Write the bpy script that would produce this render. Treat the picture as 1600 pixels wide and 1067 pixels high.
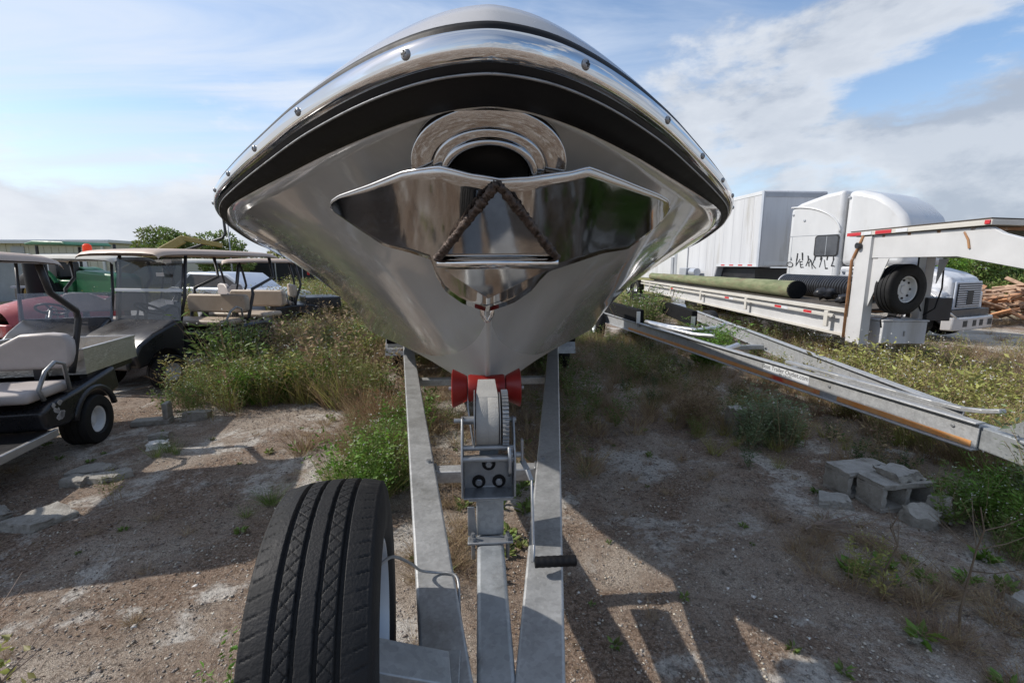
import bpy, math, random
import numpy as np
from mathutils import Vector, Matrix

S = bpy.context.scene
for o in list(bpy.data.objects):
    bpy.data.objects.remove(o)
R = math.radians
rnd = random.Random(7)
rng = np.random.default_rng(11)

# ------------------------------------------------------------------ camera
cam = bpy.data.objects.new('camera', bpy.data.cameras.new('camera'))
S.collection.objects.link(cam)
S.camera = cam
cam.data.sensor_width = 36.0
cam.data.lens = 36.0 * 720 / 1600
cam.data.clip_start = 0.05
cam.data.clip_end = 1500
cam.location = (-0.03, 0, 1.65)
cam.rotation_euler = (R(90 - 9.5), 0, R(-4.1))

# ------------------------------------------------------------------ sun and sky
SUN_EL = R(40)
SUN_DIR = Vector((-1.0, 0.14, 0)).normalized() * math.cos(SUN_EL) + Vector((0, 0, math.sin(SUN_EL)))
sun = bpy.data.objects.new('sun', bpy.data.lights.new('sun', 'SUN'))
S.collection.objects.link(sun)
sun.data.energy = 3.3
sun.data.angle = R(0.6)
sun.data.color = (1.0, 0.94, 0.86)
sun.rotation_euler = SUN_DIR.to_track_quat('Z', 'Y').to_euler()

world = bpy.data.worlds.new('World')
S.world = world
world.use_nodes = True
wn, wl = world.node_tree.nodes, world.node_tree.links
wn.clear()


def wnode(t, **kw):
    n = wn.new(t)
    for k, v in kw.items():
        setattr(n, k, v)
    return n


def wmath(op, a, b=None, clamp=False):
    n = wnode('ShaderNodeMath', operation=op, use_clamp=clamp)
    for i, v in enumerate((a, b)):
        if v is None:
            continue
        if isinstance(v, (int, float)):
            n.inputs[i].default_value = v
        else:
            wl.new(v, n.inputs[i])
    return n.outputs[0]


def wramp(v, a, b, lo=0.0, hi=1.0):
    n = wnode('ShaderNodeMapRange', interpolation_type='SMOOTHSTEP')
    wl.new(v, n.inputs[0])
    for i, x in enumerate((a, b, lo, hi)):
        n.inputs[i + 1].default_value = x
    return n.outputs[0]


def wmix(f, a, b):
    n = wnode('ShaderNodeMix', data_type='RGBA')
    if isinstance(f, (int, float)):
        n.inputs[0].default_value = f
    else:
        wl.new(f, n.inputs[0])
    for i, v in ((6, a), (7, b)):
        if isinstance(v, tuple):
            n.inputs[i].default_value = (*v, 1)
        else:
            wl.new(v, n.inputs[i])
    return n.outputs[2]


sky = wnode('ShaderNodeTexSky', sky_type='NISHITA')
sky.sun_disc = False
sky.sun_elevation = SUN_EL
sky.sun_rotation = math.atan2(SUN_DIR.x, SUN_DIR.y)
sky.air_density = 1.0
sky.dust_density = 0.6
sky.ozone_density = 1.6
tc = wnode('ShaderNodeTexCoord')
sep = wnode('ShaderNodeSeparateXYZ')
wl.new(tc.outputs['Generated'], sep.inputs[0])
dx, dy, dz = sep.outputs
zz = wmath('ADD', wmath('MAXIMUM', dz, 0.0), 0.13)
comb = wnode('ShaderNodeCombineXYZ')
wl.new(wmath('DIVIDE', dx, zz), comb.inputs[0])
wl.new(wmath('DIVIDE', dy, zz), comb.inputs[1])
plane = comb.outputs[0]


def wnoise(vec, scale, detail, rough, dist=0.0, off=(0, 0, 0), sc=(1, 1, 1), rot=0.0):
    m = wnode('ShaderNodeMapping')
    wl.new(vec, m.inputs[0])
    m.inputs['Location'].default_value = off
    m.inputs['Scale'].default_value = sc
    m.inputs['Rotation'].default_value = (0, 0, rot)
    n = wnode('ShaderNodeTexNoise')
    wl.new(m.outputs[0], n.inputs['Vector'])
    n.inputs['Scale'].default_value = scale
    n.inputs['Detail'].default_value = detail
    n.inputs['Roughness'].default_value = rough
    n.inputs['Distortion'].default_value = dist
    return n.outputs['Fac']


comb2 = wnode('ShaderNodeCombineXYZ')
wl.new(dx, comb2.inputs[0])
wl.new(dy, comb2.inputs[1])
wl.new(wmath('MULTIPLY', dz, 2.1), comb2.inputs[2])
ball = comb2.outputs[0]
OFF = (7.4, 3.3, 1.2)
cum = wnoise(ball, 2.3, 10, 0.60, 0.15, OFF)
cum2 = wnoise(ball, 2.3, 10, 0.60, 0.15, (OFF[0] + 0.035, OFF[1], OFF[2] - 0.07))
sund = wnode('ShaderNodeVectorMath', operation='DOT_PRODUCT')
wl.new(tc.outputs['Generated'], sund.inputs[0])
sund.inputs[1].default_value = SUN_DIR
left_side = wramp(sund.outputs['Value'], -0.25, 0.45)
bias = wmath('SUBTRACT', wramp(dz, 0.02, 0.50, 0.20, -0.035), wmath('MULTIPLY', left_side, wramp(dz, 0.03, 0.20, -0.03, 0.17)))
dens = wmath('ADD', cum, bias)
cmask = wramp(dens, 0.475, 0.590)
lit = wramp(wmath('SUBTRACT', cum, cum2), -0.075, 0.075)
thick = wramp(dens, 0.50, 0.66)
near_sun = wramp(sund.outputs['Value'], -0.35, 0.85)
ccol = wmix(lit, (2.2, 2.5, 3.0), (4.1, 4.3, 4.6))
ccol = wmix(wmath('MULTIPLY', thick, 0.50), ccol, (2.2, 2.5, 3.0))
ccol = wmix(wmath('MULTIPLY', near_sun, 0.55), ccol, (4.9, 5.0, 5.25))
cir = wnoise(plane, 0.55, 7, 0.62, 0.9, (0.3, 7.7, 0), (0.55, 2.3, 1), R(12))
cirm = wmath('MULTIPLY', wramp(cir, 0.28, 0.72), wramp(sund.outputs['Value'], -0.30, 0.45, 0.10, 1.0))
skyc = wmix(1.0, sky.outputs[0], sky.outputs[0])
hs = wnode('ShaderNodeHueSaturation')
hs.inputs['Saturation'].default_value = 1.10
hs.inputs['Value'].default_value = 0.92
wl.new(skyc, hs.inputs['Color'])
c1 = wmix(cirm, hs.outputs[0], (3.9, 4.3, 4.95))
c1 = wmix(wramp(dz, 0.0, 0.34, 0.62, 0.0), c1, (3.9, 4.3, 4.9))
c2 = wmix(wmath('MULTIPLY', cmask, 0.92), c1, ccol)
bg = wnode('ShaderNodeBackground')
bg.inputs['Strength'].default_value = 0.14
wl.new(c2, bg.inputs['Color'])
out = wnode('ShaderNodeOutputWorld')
wl.new(bg.outputs[0], out.inputs['Surface'])

S.view_settings.view_transform = 'Standard'
S.view_settings.look = 'None'
S.view_settings.exposure = 0.5
S.view_settings.gamma = 1.0
S.cycles.use_denoising = True
S.cycles.max_bounces = 8
S.cycles.transparent_max_bounces = 12
S.cycles.caustics_reflective = False
S.cycles.caustics_refractive = False
S.cycles.sample_clamp_indirect = 6.0


# ================================================================== helpers
def mat(name, c1, c2=None, scale=6.0, rough=(0.5, 0.6), metal=0.0, bump=0.0, bscale=60.0, coat=0.0,
        spots=None, sscale=3.0, samt=(0.58, 0.66), detail=6, spec=0.5, coord='Object', stretch=(1, 1, 1), island=0.0,
        cell=0.0, transl=0.0):
    """principled material: two colours mixed by noise, optional third colour in patches, fine relief"""
    m = bpy.data.materials.new(name)
    m.use_nodes = True
    n, l = m.node_tree.nodes, m.node_tree.links
    b = n['Principled BSDF']
    tcd = n.new('ShaderNodeTexCoord')
    mp = n.new('ShaderNodeMapping')
    mp.inputs['Scale'].default_value = stretch
    l.new(tcd.outputs[coord], mp.inputs[0])
    nz = n.new('ShaderNodeTexNoise')
    nz.inputs['Scale'].default_value = scale
    nz.inputs['Detail'].default_value = detail
    nz.inputs['Roughness'].default_value = 0.65
    l.new(mp.outputs[0], nz.inputs['Vector'])
    rp = n.new('ShaderNodeMapRange')
    l.new(nz.outputs['Fac'], rp.inputs[0])
    rp.inputs[1].default_value = 0.33
    rp.inputs[2].default_value = 0.67
    mx = n.new('ShaderNodeMix')
    mx.data_type = 'RGBA'
    l.new(rp.outputs[0], mx.inputs[0])
    mx.inputs[6].default_value = (*c1, 1)
    mx.inputs[7].default_value = (*(c2 or c1), 1)
    col = mx.outputs[2]
    if spots:
        nz2 = n.new('ShaderNodeTexNoise')
        nz2.inputs['Scale'].default_value = sscale
        nz2.inputs['Detail'].default_value = 8
        nz2.inputs['Roughness'].default_value = 0.7
        l.new(mp.outputs[0], nz2.inputs['Vector'])
        r2 = n.new('ShaderNodeMapRange')
        l.new(nz2.outputs['Fac'], r2.inputs[0])
        r2.inputs[1].default_value, r2.inputs[2].default_value = samt
        m2 = n.new('ShaderNodeMix')
        m2.data_type = 'RGBA'
        l.new(r2.outputs[0], m2.inputs[0])
        l.new(col, m2.inputs[6])
        m2.inputs[7].default_value = (*spots, 1)
        col = m2.outputs[2]
    if cell:
        vo = n.new('ShaderNodeTexVoronoi')
        vo.inputs['Scale'].default_value = cell
        l.new(tcd.outputs[coord], vo.inputs['Vector'])
        hv = n.new('ShaderNodeHueSaturation')
        rv = n.new('ShaderNodeMapRange')
        l.new(vo.outputs['Color'], rv.inputs[0])
        rv.inputs[3].default_value, rv.inputs[4].default_value = 0.86, 1.12
        l.new(rv.outputs[0], hv.inputs['Value'])
        l.new(col, hv.inputs['Color'])
        col = hv.outputs[0]
    if island:
        gi = n.new('ShaderNodeNewGeometry')
        h = n.new('ShaderNodeHueSaturation')
        r3 = n.new('ShaderNodeMapRange')
        l.new(gi.outputs['Random Per Island'], r3.inputs[0])
        r3.inputs[3].default_value = 1 - island
        r3.inputs[4].default_value = 1 + island
        l.new(r3.outputs[0], h.inputs['Value'])
        r4 = n.new('ShaderNodeMapRange')
        l.new(gi.outputs['Random Per Island'], r4.inputs[0])
        r4.inputs[3].default_value = 0.5 - island * 0.07
        r4.inputs[4].default_value = 0.5 + island * 0.05
        l.new(r4.outputs[0], h.inputs['Hue'])
        l.new(col, h.inputs['Color'])
        col = h.outputs[0]
    l.new(col, b.inputs['Base Color'])
    rr = n.new('ShaderNodeMapRange')
    l.new(nz.outputs['Fac'], rr.inputs[0])
    rr.inputs[1].default_value, rr.inputs[2].default_value = 0.3, 0.7
    rr.inputs[3].default_value, rr.inputs[4].default_value = rough
    l.new(rr.outputs[0], b.inputs['Roughness'])
    b.inputs['Metallic'].default_value = metal
    b.inputs['Specular IOR Level'].default_value = spec
    b.inputs['Coat Weight'].default_value = coat
    b.inputs['Coat Roughness'].default_value = 0.04
    if bump:
        nb = n.new('ShaderNodeTexNoise')
        nb.inputs['Scale'].default_value = bscale
        nb.inputs['Detail'].default_value = 5
        l.new(mp.outputs[0], nb.inputs['Vector'])
        bp = n.new('ShaderNodeBump')
        bp.inputs['Strength'].default_value = bump
        bp.inputs['Distance'].default_value = 0.01
        l.new(nb.outputs['Fac'], bp.inputs['Height'])
        l.new(bp.outputs[0], b.inputs['Normal'])
    if transl:
        t = n.new('ShaderNodeBsdfTranslucent')
        l.new(col, t.inputs['Color'])
        ms = n.new('ShaderNodeMixShader')
        ms.inputs[0].default_value = transl
        l.new(b.outputs[0], ms.inputs[1])
        l.new(t.outputs[0], ms.inputs[2])
        l.new(ms.outputs[0], n['Material Output'].inputs['Surface'])
    return m


def glass_mat(name, tint, clear=0.6, rough=0.06):
    m = bpy.data.materials.new(name)
    m.use_nodes = True
    n, l = m.node_tree.nodes, m.node_tree.links
    b = n['Principled BSDF']
    nz = n.new('ShaderNodeTexNoise')
    nz.inputs['Scale'].default_value = 4
    nz.inputs['Detail'].default_value = 8
    tcd = n.new('ShaderNodeTexCoord')
    l.new(tcd.outputs['Object'], nz.inputs['Vector'])
    b.inputs['Base Color'].default_value = (*tint, 1)
    b.inputs['Roughness'].default_value = rough
    t = n.new('ShaderNodeBsdfTransparent')
    rp = n.new('ShaderNodeMapRange')
    l.new(nz.outputs['Fac'], rp.inputs[0])
    rp.inputs[1].default_value, rp.inputs[2].default_value = 0.3, 0.7
    rp.inputs[3].default_value, rp.inputs[4].default_value = clear - 0.08, clear + 0.08
    ms = n.new('ShaderNodeMixShader')
    l.new(rp.outputs[0], ms.inputs[0])
    l.new(b.outputs[0], ms.inputs[1])
    l.new(t.outputs[0], ms.inputs[2])
    l.new(ms.outputs[0], n['Material Output'].inputs['Surface'])
    return m


class MB:
    """collects simple shapes; build() links them as one mesh object"""

    def __init__(self):
        self.v, self.f = [], []

    def add(self, vs, fs):
        k = len(self.v)
        self.v += [tuple(p) for p in vs]
        self.f += [tuple(i + k for i in q) for q in fs]
        return self

    def box(self, x0, x1, y0, y1, z0, z1, M=None):
        vs = [Vector((x, y, z)) for z in (z0, z1) for y in (y0, y1) for x in (x0, x1)]
        if M is not None:
            vs = [M @ p for p in vs]
        return self.add(vs, [(0, 2, 3, 1), (4, 5, 7, 6), (0, 1, 5, 4), (2, 6, 7, 3), (0, 4, 6, 2), (1, 3, 7, 5)])

    def beam(self, a, b, w, h, up=(0, 0, 1)):
        """rectangular bar from a to b, w across, h along up"""
        a, b, up = Vector(a), Vector(b), Vector(up)
        d = (b - a).normalized()
        s = d.cross(up).normalized() * w / 2
        u = s.cross(d).normalized() * h / 2
        vs = [p + i * s + j * u for p in (a, b) for j in (-1, 1) for i in (-1, 1)]
        return self.add(vs, [(0, 2, 3, 1), (4, 5, 7, 6), (0, 1, 5, 4), (2, 6, 7, 3), (0, 4, 6, 2), (1, 3, 7, 5)])

    def tube(self, pts, r, n=10, cap=True):
        pts = [Vector(p) for p in pts]
        rs = r if isinstance(r, (list, tuple)) else [r] * len(pts)
        k = len(self.v)
        prev = None
        for i, p in enumerate(pts):
            d = (pts[min(i + 1, len(pts) - 1)] - pts[max(i - 1, 0)]).normalized()
            if prev is None:
                a = Vector((0, 0, 1)) if abs(d.z) < 0.9 else Vector((1, 0, 0))
                s = d.cross(a).normalized()
            else:
                s = (prev - d * prev.dot(d)).normalized()
            prev = s
            t = d.cross(s)
            for j in range(n):
                q = 2 * math.pi * j / n
                self.v.append(tuple(p + (s * math.cos(q) + t * math.sin(q)) * rs[i]))
        for i in range(len(pts) - 1):
            for j in range(n):
                a, b = k + i * n + j, k + i * n + (j + 1) % n
                self.f.append((a, b, b + n, a + n))
        if cap:
            self.f.append(tuple(k + j for j in range(n))[::-1])
            self.f.append(tuple(k + (len(pts) - 1) * n + j for j in range(n)))
        return self

    def lathe(self, prof, n=32, M=None, closed=False):
        """profile of (x, r) turned about the x axis"""
        k = len(self.v)
        for x, r in prof:
            for j in range(n):
                q = 2 * math.pi * j / n
                p = Vector((x, r * math.cos(q), r * math.sin(q)))
                self.v.append(tuple(M @ p if M is not None else p))
        m = len(prof)
        for i in range(m if closed else m - 1):
            i2 = (i + 1) % m
            for j in range(n):
                j2 = (j + 1) % n
                self.f.append((k + i * n + j, k + i * n + j2, k + i2 * n + j2, k + i2 * n + j))
        return self

    def prism(self, poly, a, b, axis='x', M=None):
        """polygon in the two other axes (in xyz order) drawn from a to b along axis"""
        n = len(poly)
        vs = []
        for t in (a, b):
            for p, q in poly:
                v = {'x': (t, p, q), 'y': (p, t, q), 'z': (p, q, t)}[axis]
                vs.append(M @ Vector(v) if M is not None else Vector(v))
        fs = [tuple(range(n))[::-1], tuple(range(n, 2 * n))]
        fs += [(i, (i + 1) % n, n + (i + 1) % n, n + i) for i in range(n)]
        return self.add(vs, fs)

    def grid(self, rows):
        """rows of equal length, joined as a quad sheet"""
        m = len(rows[0])
        vs = [p for r in rows for p in r]
        fs = [(i * m + j, i * m + j + 1, (i + 1) * m + j + 1, (i + 1) * m + j) for i in range(len(rows) - 1) for j in range(m - 1)]
        return self.add(vs, fs)

    def build(self, name, material, parent=None, smooth=False, bevel=0.0, W=False, solid=0.0, normals=True, auto=None, seg=2):
        me = bpy.data.meshes.new(name)
        me.from_pydata(self.v, [], self.f)
        if normals:
            import bmesh
            bm = bmesh.new()
            bm.from_mesh(me)
            bmesh.ops.recalc_face_normals(bm, faces=bm.faces)
            bm.to_mesh(me)
            bm.free()
        if isinstance(material, bpy.types.Material):
            me.materials.append(material)
        if smooth:
            me.polygons.foreach_set('use_smooth', [True] * len(me.polygons))
            if auto:
                me.set_sharp_from_angle(angle=R(auto))
        o = bpy.data.objects.new(name, me)
        S.collection.objects.link(o)
        if parent is not None:
            o.parent = parent
            if W:
                o.matrix_parent_inverse = world_of(parent).inverted()
        if solid:
            md = o.modifiers.new('thickness', 'SOLIDIFY')
            md.thickness = solid
            md.offset = 0
        if bevel:
            md = o.modifiers.new('edge', 'BEVEL')
            md.width = bevel
            md.segments = seg
            md.limit_method = 'ANGLE'
            md.angle_limit = R(35)
            if smooth is False:
                me.polygons.foreach_set('use_smooth', [True] * len(me.polygons))
                me.set_sharp_from_angle(angle=R(40))
        return o


def world_of(o):
    m = o.matrix_basis.copy()
    if o.parent is not None:
        m = world_of(o.parent) @ o.matrix_parent_inverse @ m
    return m


def tag(o, label, cat, group=None):
    o['label'] = label
    o['category'] = cat
    if group:
        o['group'] = group
    return o


def thing(name, label, cat, loc=(0, 0, 0), rz=0.0, group=None):
    o = bpy.data.objects.new(name, None)
    S.collection.objects.link(o)
    o.location = loc
    o.rotation_euler = (0, 0, rz)
    o.empty_display_size = 0.1
    return tag(o, label, cat, group)


def copy_tree(o, parent=None):
    c = o.copy()
    S.collection.objects.link(c)
    c.parent = parent
    for ch in list(o.children):
        copy_tree(ch, c)
    return c


def pchip(xs, ys, x):
    """monotone cubic through the points"""
    xs, ys = np.asarray(xs, float), np.asarray(ys, float)
    h = np.diff(xs)
    d = np.diff(ys) / h
    m = np.zeros(len(xs))
    m[0], m[-1] = d[0], d[-1]
    for i in range(1, len(xs) - 1):
        if d[i - 1] * d[i] > 0:
            w1, w2 = 2 * h[i] + h[i - 1], h[i] + 2 * h[i - 1]
            m[i] = (w1 + w2) / (w1 / d[i - 1] + w2 / d[i])
    x = np.clip(np.asarray(x, float), xs[0], xs[-1])
    i = np.clip(np.searchsorted(xs, x) - 1, 0, len(xs) - 2)
    t = (x - xs[i]) / h[i]
    return ((2 * t**3 - 3 * t**2 + 1) * ys[i] + (t**3 - 2 * t**2 + t) * h[i] * m[i]
            + (-2 * t**3 + 3 * t**2) * ys[i + 1] + (t**3 - t**2) * h[i] * m[i + 1])


def np_mesh(name, V, Fq, material, parent=None):
    """mesh object from numpy arrays of vertices and equal-sided faces"""
    me = bpy.data.meshes.new(name)
    k = Fq.shape[1]
    me.vertices.add(len(V))
    me.vertices.foreach_set('co', V.astype(np.float32).ravel())
    me.loops.add(Fq.size)
    me.loops.foreach_set('vertex_index', Fq.astype(np.int32).ravel())
    me.polygons.add(len(Fq))
    me.polygons.foreach_set('loop_start', np.arange(0, Fq.size, k, dtype=np.int32))
    me.update(calc_edges=True)
    me.validate()
    me.materials.append(material)
    o = bpy.data.objects.new(name, me)
    S.collection.objects.link(o)
    o.parent = parent
    return o


def text_mesh(name, body, size, material, parent, M, extrude=0.0, shear=0.0, W=False):
    cu = bpy.data.curves.new(name, 'FONT')
    cu.body = body
    cu.size = size
    cu.align_x = 'CENTER'
    cu.align_y = 'CENTER'
    cu.extrude = extrude
    cu.shear = shear
    t = bpy.data.objects.new(name, cu)
    S.collection.objects.link(t)
    dg = bpy.context.evaluated_depsgraph_get()
    me = bpy.data.meshes.new_from_object(t.evaluated_get(dg))
    bpy.data.objects.remove(t)
    me.transform(M)
    me.materials.clear()
    me.materials.append(material)
    o = bpy.data.objects.new(name, me)
    S.collection.objects.link(o)
    o.parent = parent
    if W:
        o.matrix_parent_inverse = world_of(parent).inverted()
    return o


def gz(x, y):
    """height of the ground"""
    s = -0.05 * np.clip(np.asarray(x, float) - 4.0, 0, 14)
    return s + 0.010 * np.sin(1.7 * x + 0.6) * np.sin(1.3 * y + 1.1) + 0.006 * np.sin(4.1 * x + 2.0 * y)


def gzf(x, y):
    return float(gz(x, y))


# ================================================================== materials
M = {}
M['steel'] = mat('galvanised steel', (0.32, 0.34, 0.35), (0.42, 0.44, 0.455), 9, (0.42, 0.58), 0.55, 0.10, 90, spots=(0.20, 0.195, 0.185), sscale=5, samt=(0.56, 0.75), cell=70)
M['steel2'] = mat('brushed galvanised rail', (0.33, 0.335, 0.335), (0.42, 0.425, 0.425), 14, (0.4, 0.55), 0.45, 0.08, 70, spots=(0.235, 0.235, 0.225), sscale=3, samt=(0.52, 0.72), cell=90)
M['steel3'] = mat('lightened galvanised rail', (0.34, 0.35, 0.36), (0.44, 0.45, 0.46), 14, (0.4, 0.55), 0.3, 0.08, 70, spots=(0.34, 0.335, 0.32), sscale=3, samt=(0.52, 0.72), cell=90)  # slightly lighter copy of steel2, its colour toned to offset shade on the rails
M['zinc'] = mat('zinc plated steel', (0.24, 0.25, 0.26), (0.35, 0.36, 0.37), 20, (0.34, 0.5), 0.6, 0.06, 120, spots=(0.2, 0.19, 0.18), sscale=9)
M['chrome'] = mat('polished stainless', (0.62, 0.61, 0.60), (0.66, 0.65, 0.64), 5, (0.03, 0.07), 1.0, 0.012, 9)
M['plate'] = mat('mirror stainless plate', (0.40, 0.385, 0.37), (0.46, 0.45, 0.44), 4, (0.04, 0.10), 1.0, 0.05, 7)
M['weld'] = mat('burnt weld bead', (0.03, 0.023, 0.02), (0.12, 0.09, 0.075), 90, (0.35, 0.6), 0.7, 0.5, 180)
M['gel'] = mat('grey gelcoat', (0.36, 0.36, 0.345), (0.40, 0.40, 0.383), 2.5, (0.06, 0.11), 0.0, 0.0, 3, coat=0.6, spots=(0.50, 0.50, 0.475), sscale=3.2, samt=(0.56, 0.74), stretch=(1, 1, 0.22))
M['gelw'] = mat('white gelcoat', (0.40, 0.39, 0.385), (0.44, 0.43, 0.425), 4, (0.18, 0.3), 0.0, 0.0, 3, coat=0.3)
M['bottom'] = mat('hull bottom paint', (0.36, 0.355, 0.34), (0.42, 0.415, 0.40), 3, (0.3, 0.45), 0, 0.02, 30, spots=(0.42, 0.41, 0.38), sscale=2.2)
M['rubber'] = mat('black rubber', (0.005, 0.005, 0.006), (0.009, 0.009, 0.010), 12, (0.5, 0.65), 0, 0.03, 90, spec=0.25)
M['tyre'] = mat('tyre rubber', (0.007, 0.007, 0.008), (0.014, 0.014, 0.014), 9, (0.55, 0.8), 0, 0.18, 180, spots=(0.045, 0.04, 0.036), sscale=22, samt=(0.60, 0.85), spec=0.3)
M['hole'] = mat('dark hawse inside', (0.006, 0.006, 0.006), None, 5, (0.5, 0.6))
M['red'] = mat('red polyurethane roller', (0.25, 0.012, 0.010), (0.33, 0.02, 0.012), 6, (0.35, 0.5), 0, 0.03, 40, transl=0.25)
M['strap'] = mat('grey winch webbing', (0.27, 0.265, 0.25), (0.37, 0.36, 0.34), 8, (0.75, 0.9), 0, 0.25, 220, spots=(0.24, 0.225, 0.2), sscale=10)
M['rim'] = mat('silver wheel paint', (0.42, 0.46, 0.50), (0.52, 0.55, 0.58), 6, (0.3, 0.45), 0.2, 0.02, 50)
M['wrim'] = mat('white wheel paint', (0.62, 0.64, 0.66), (0.72, 0.73, 0.74), 6, (0.35, 0.5), 0, 0.02, 50, spots=(0.3, 0.24, 0.18), sscale=12, samt=(0.66, 0.75))
M['blackplastic'] = mat('black plastic', (0.014, 0.014, 0.016), (0.03, 0.03, 0.033), 5, (0.3, 0.5), 0, 0.02, 60, spots=(0.075, 0.07, 0.066), sscale=4, samt=(0.62, 0.85))
M['blackpaint'] = mat('black cart body', (0.012, 0.012, 0.014), (0.024, 0.024, 0.027), 3, (0.22, 0.4), 0, 0.01, 30, spots=(0.09, 0.085, 0.08), sscale=6, samt=(0.63, 0.8))
M['tan'] = mat('tan roof plastic', (0.40, 0.30, 0.23), (0.48, 0.37, 0.29), 3, (0.45, 0.6), 0, 0.03, 40, spots=(0.26, 0.20, 0.15), sscale=2.5, samt=(0.6, 0.78))
M['cream'] = mat('cream roof plastic', (0.56, 0.52, 0.43), (0.64, 0.60, 0.51), 3, (0.4, 0.55), 0, 0.03, 40, spots=(0.36, 0.33, 0.26), sscale=3)
M['vinyl'] = mat('grey seat vinyl', (0.40, 0.36, 0.345), (0.48, 0.44, 0.42), 4, (0.4, 0.55), 0, 0.06, 60, spots=(0.2, 0.18, 0.17), sscale=3.5, samt=(0.6, 0.75))
M['tanvinyl'] = mat('tan seat vinyl', (0.36, 0.29, 0.22), (0.44, 0.36, 0.28), 4, (0.45, 0.6), 0, 0.05, 60, spots=(0.17, 0.14, 0.11), sscale=4, samt=(0.58, 0.74))
M['diamond'] = mat('aluminium tread plate', (0.52, 0.51, 0.48), (0.62, 0.61, 0.58), 20, (0.3, 0.42), 0.75, 0.55, 55)
M['alu'] = mat('aluminium trim', (0.55, 0.55, 0.55), (0.65, 0.65, 0.65), 10, (0.3, 0.42), 0.8)
M['shield'] = glass_mat('smoked windshield', (0.055, 0.058, 0.065), 0.34, 0.05)
M['shield2'] = glass_mat('hazy windshield', (0.24, 0.26, 0.30), 0.55, 0.10)
M['glass'] = mat('dark window glass', (0.05, 0.055, 0.065), (0.08, 0.085, 0.095), 3, (0.04, 0.09), 0, 0, 5, spec=0.8)
M['white'] = mat('white truck paint', (0.50, 0.51, 0.52), (0.57, 0.58, 0.59), 1.2, (0.25, 0.4), 0, 0.01, 12, spots=(0.42, 0.41, 0.39), sscale=1.5, samt=(0.58, 0.75), stretch=(1, 1, 0.4))
M['greywhite'] = mat('weathered white panel', (0.47, 0.48, 0.50), (0.55, 0.56, 0.58), 1.6, (0.4, 0.55), 0, 0.01, 12, spots=(0.36, 0.35, 0.33), sscale=1.2, samt=(0.55, 0.72), stretch=(1.5, 1.5, 0.15))
M['peel'] = mat('peeling hood paint', (0.52, 0.53, 0.55), (0.62, 0.63, 0.65), 3, (0.3, 0.5), 0, 0.03, 30, spots=(0.30, 0.30, 0.31), sscale=2.5, samt=(0.5, 0.65))
M['gooseneck'] = mat('rust streaked cream paint', (0.48, 0.455, 0.41), (0.55, 0.53, 0.48), 2, (0.4, 0.55), 0, 0.04, 30, spots=(0.30, 0.17, 0.09), sscale=2.6, samt=(0.64, 0.74))
M['goosew'] = mat('faded white trailer paint', (0.47, 0.47, 0.47), (0.54, 0.54, 0.54), 2, (0.35, 0.5), 0, 0.02, 30, spots=(0.36, 0.24, 0.15), sscale=2.2, samt=(0.69, 0.77))
M['rust'] = mat('rusty steel', (0.24, 0.11, 0.05), (0.36, 0.20, 0.10), 8, (0.7, 0.9), 0.1, 0.2, 60, spots=(0.5, 0.42, 0.34), sscale=5, samt=(0.58, 0.68))
M['darkwood'] = mat('dark deck timber', (0.045, 0.038, 0.03), (0.09, 0.075, 0.06), 8, (0.75, 0.9), 0, 0.3, 50)
M['redtape'] = mat('red reflector tape', (0.52, 0.03, 0.035), (0.42, 0.02, 0.03), 9, (0.3, 0.45), spots=(0.6, 0.5, 0.48), sscale=14, samt=(0.63, 0.7))
M['whitetape'] = mat('white reflector tape', (0.62, 0.63, 0.65), (0.55, 0.56, 0.58), 9, (0.3, 0.45), spots=(0.45, 0.40, 0.33), sscale=10)
M['orangetape'] = mat('sun faded orange tape', (0.62, 0.24, 0.06), (0.60, 0.34, 0.15), 5, (0.45, 0.6), 0, 0.04, 80, spots=(0.55, 0.06, 0.03), sscale=1.6, samt=(0.58, 0.68))
M['black'] = mat('black print', (0.012, 0.012, 0.013), (0.02, 0.02, 0.02), 5, (0.5, 0.6))
M['carpet'] = mat('black bunk carpet', (0.010, 0.010, 0.011), (0.018, 0.018, 0.018), 30, (0.9, 1.0), 0, 0.4, 200, spec=0.1)
M['pole'] = mat('green treated timber', (0.10, 0.125, 0.055), (0.215, 0.225, 0.125), 9, (0.75, 0.9), 0, 0.7, 45, spots=(0.17, 0.125, 0.075), sscale=6, samt=(0.5, 0.68), stretch=(1, 0.22, 1))
M['concrete'] = mat('weathered concrete', (0.25, 0.235, 0.205), (0.38, 0.36, 0.325), 9, (0.85, 0.95), 0, 0.9, 110, spots=(0.14, 0.12, 0.095), sscale=7, samt=(0.5, 0.7))
M['green'] = mat('tractor green paint', (0.014, 0.10, 0.038), (0.02, 0.135, 0.05), 4, (0.35, 0.5), spots=(0.03, 0.07, 0.03), sscale=4)
M['redcar'] = mat('faded red bodywork', (0.30, 0.045, 0.045), (0.38, 0.075, 0.075), 3, (0.3, 0.5), spots=(0.42, 0.25, 0.25), sscale=2)
M['silver'] = mat('dusty silver paint', (0.42, 0.45, 0.50), (0.50, 0.53, 0.58), 3, (0.3, 0.4), 0.3)
M['orange'] = mat('orange beacon lens', (0.85, 0.08, 0.02), (0.9, 0.12, 0.03), 4, (0.2, 0.3), transl=0.4)
M['flag'] = mat('red warning fabric', (0.75, 0.03, 0.03), (0.65, 0.02, 0.03), 5, (0.6, 0.7), transl=0.4)
M['beige'] = mat('beige metal siding', (0.42, 0.41, 0.34), (0.46, 0.45, 0.38), 1, (0.5, 0.6), 0, 0.02, 10)
M['roofw'] = mat('white roof trim', (0.52, 0.54, 0.56), (0.58, 0.60, 0.62), 2, (0.45, 0.6))
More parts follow.
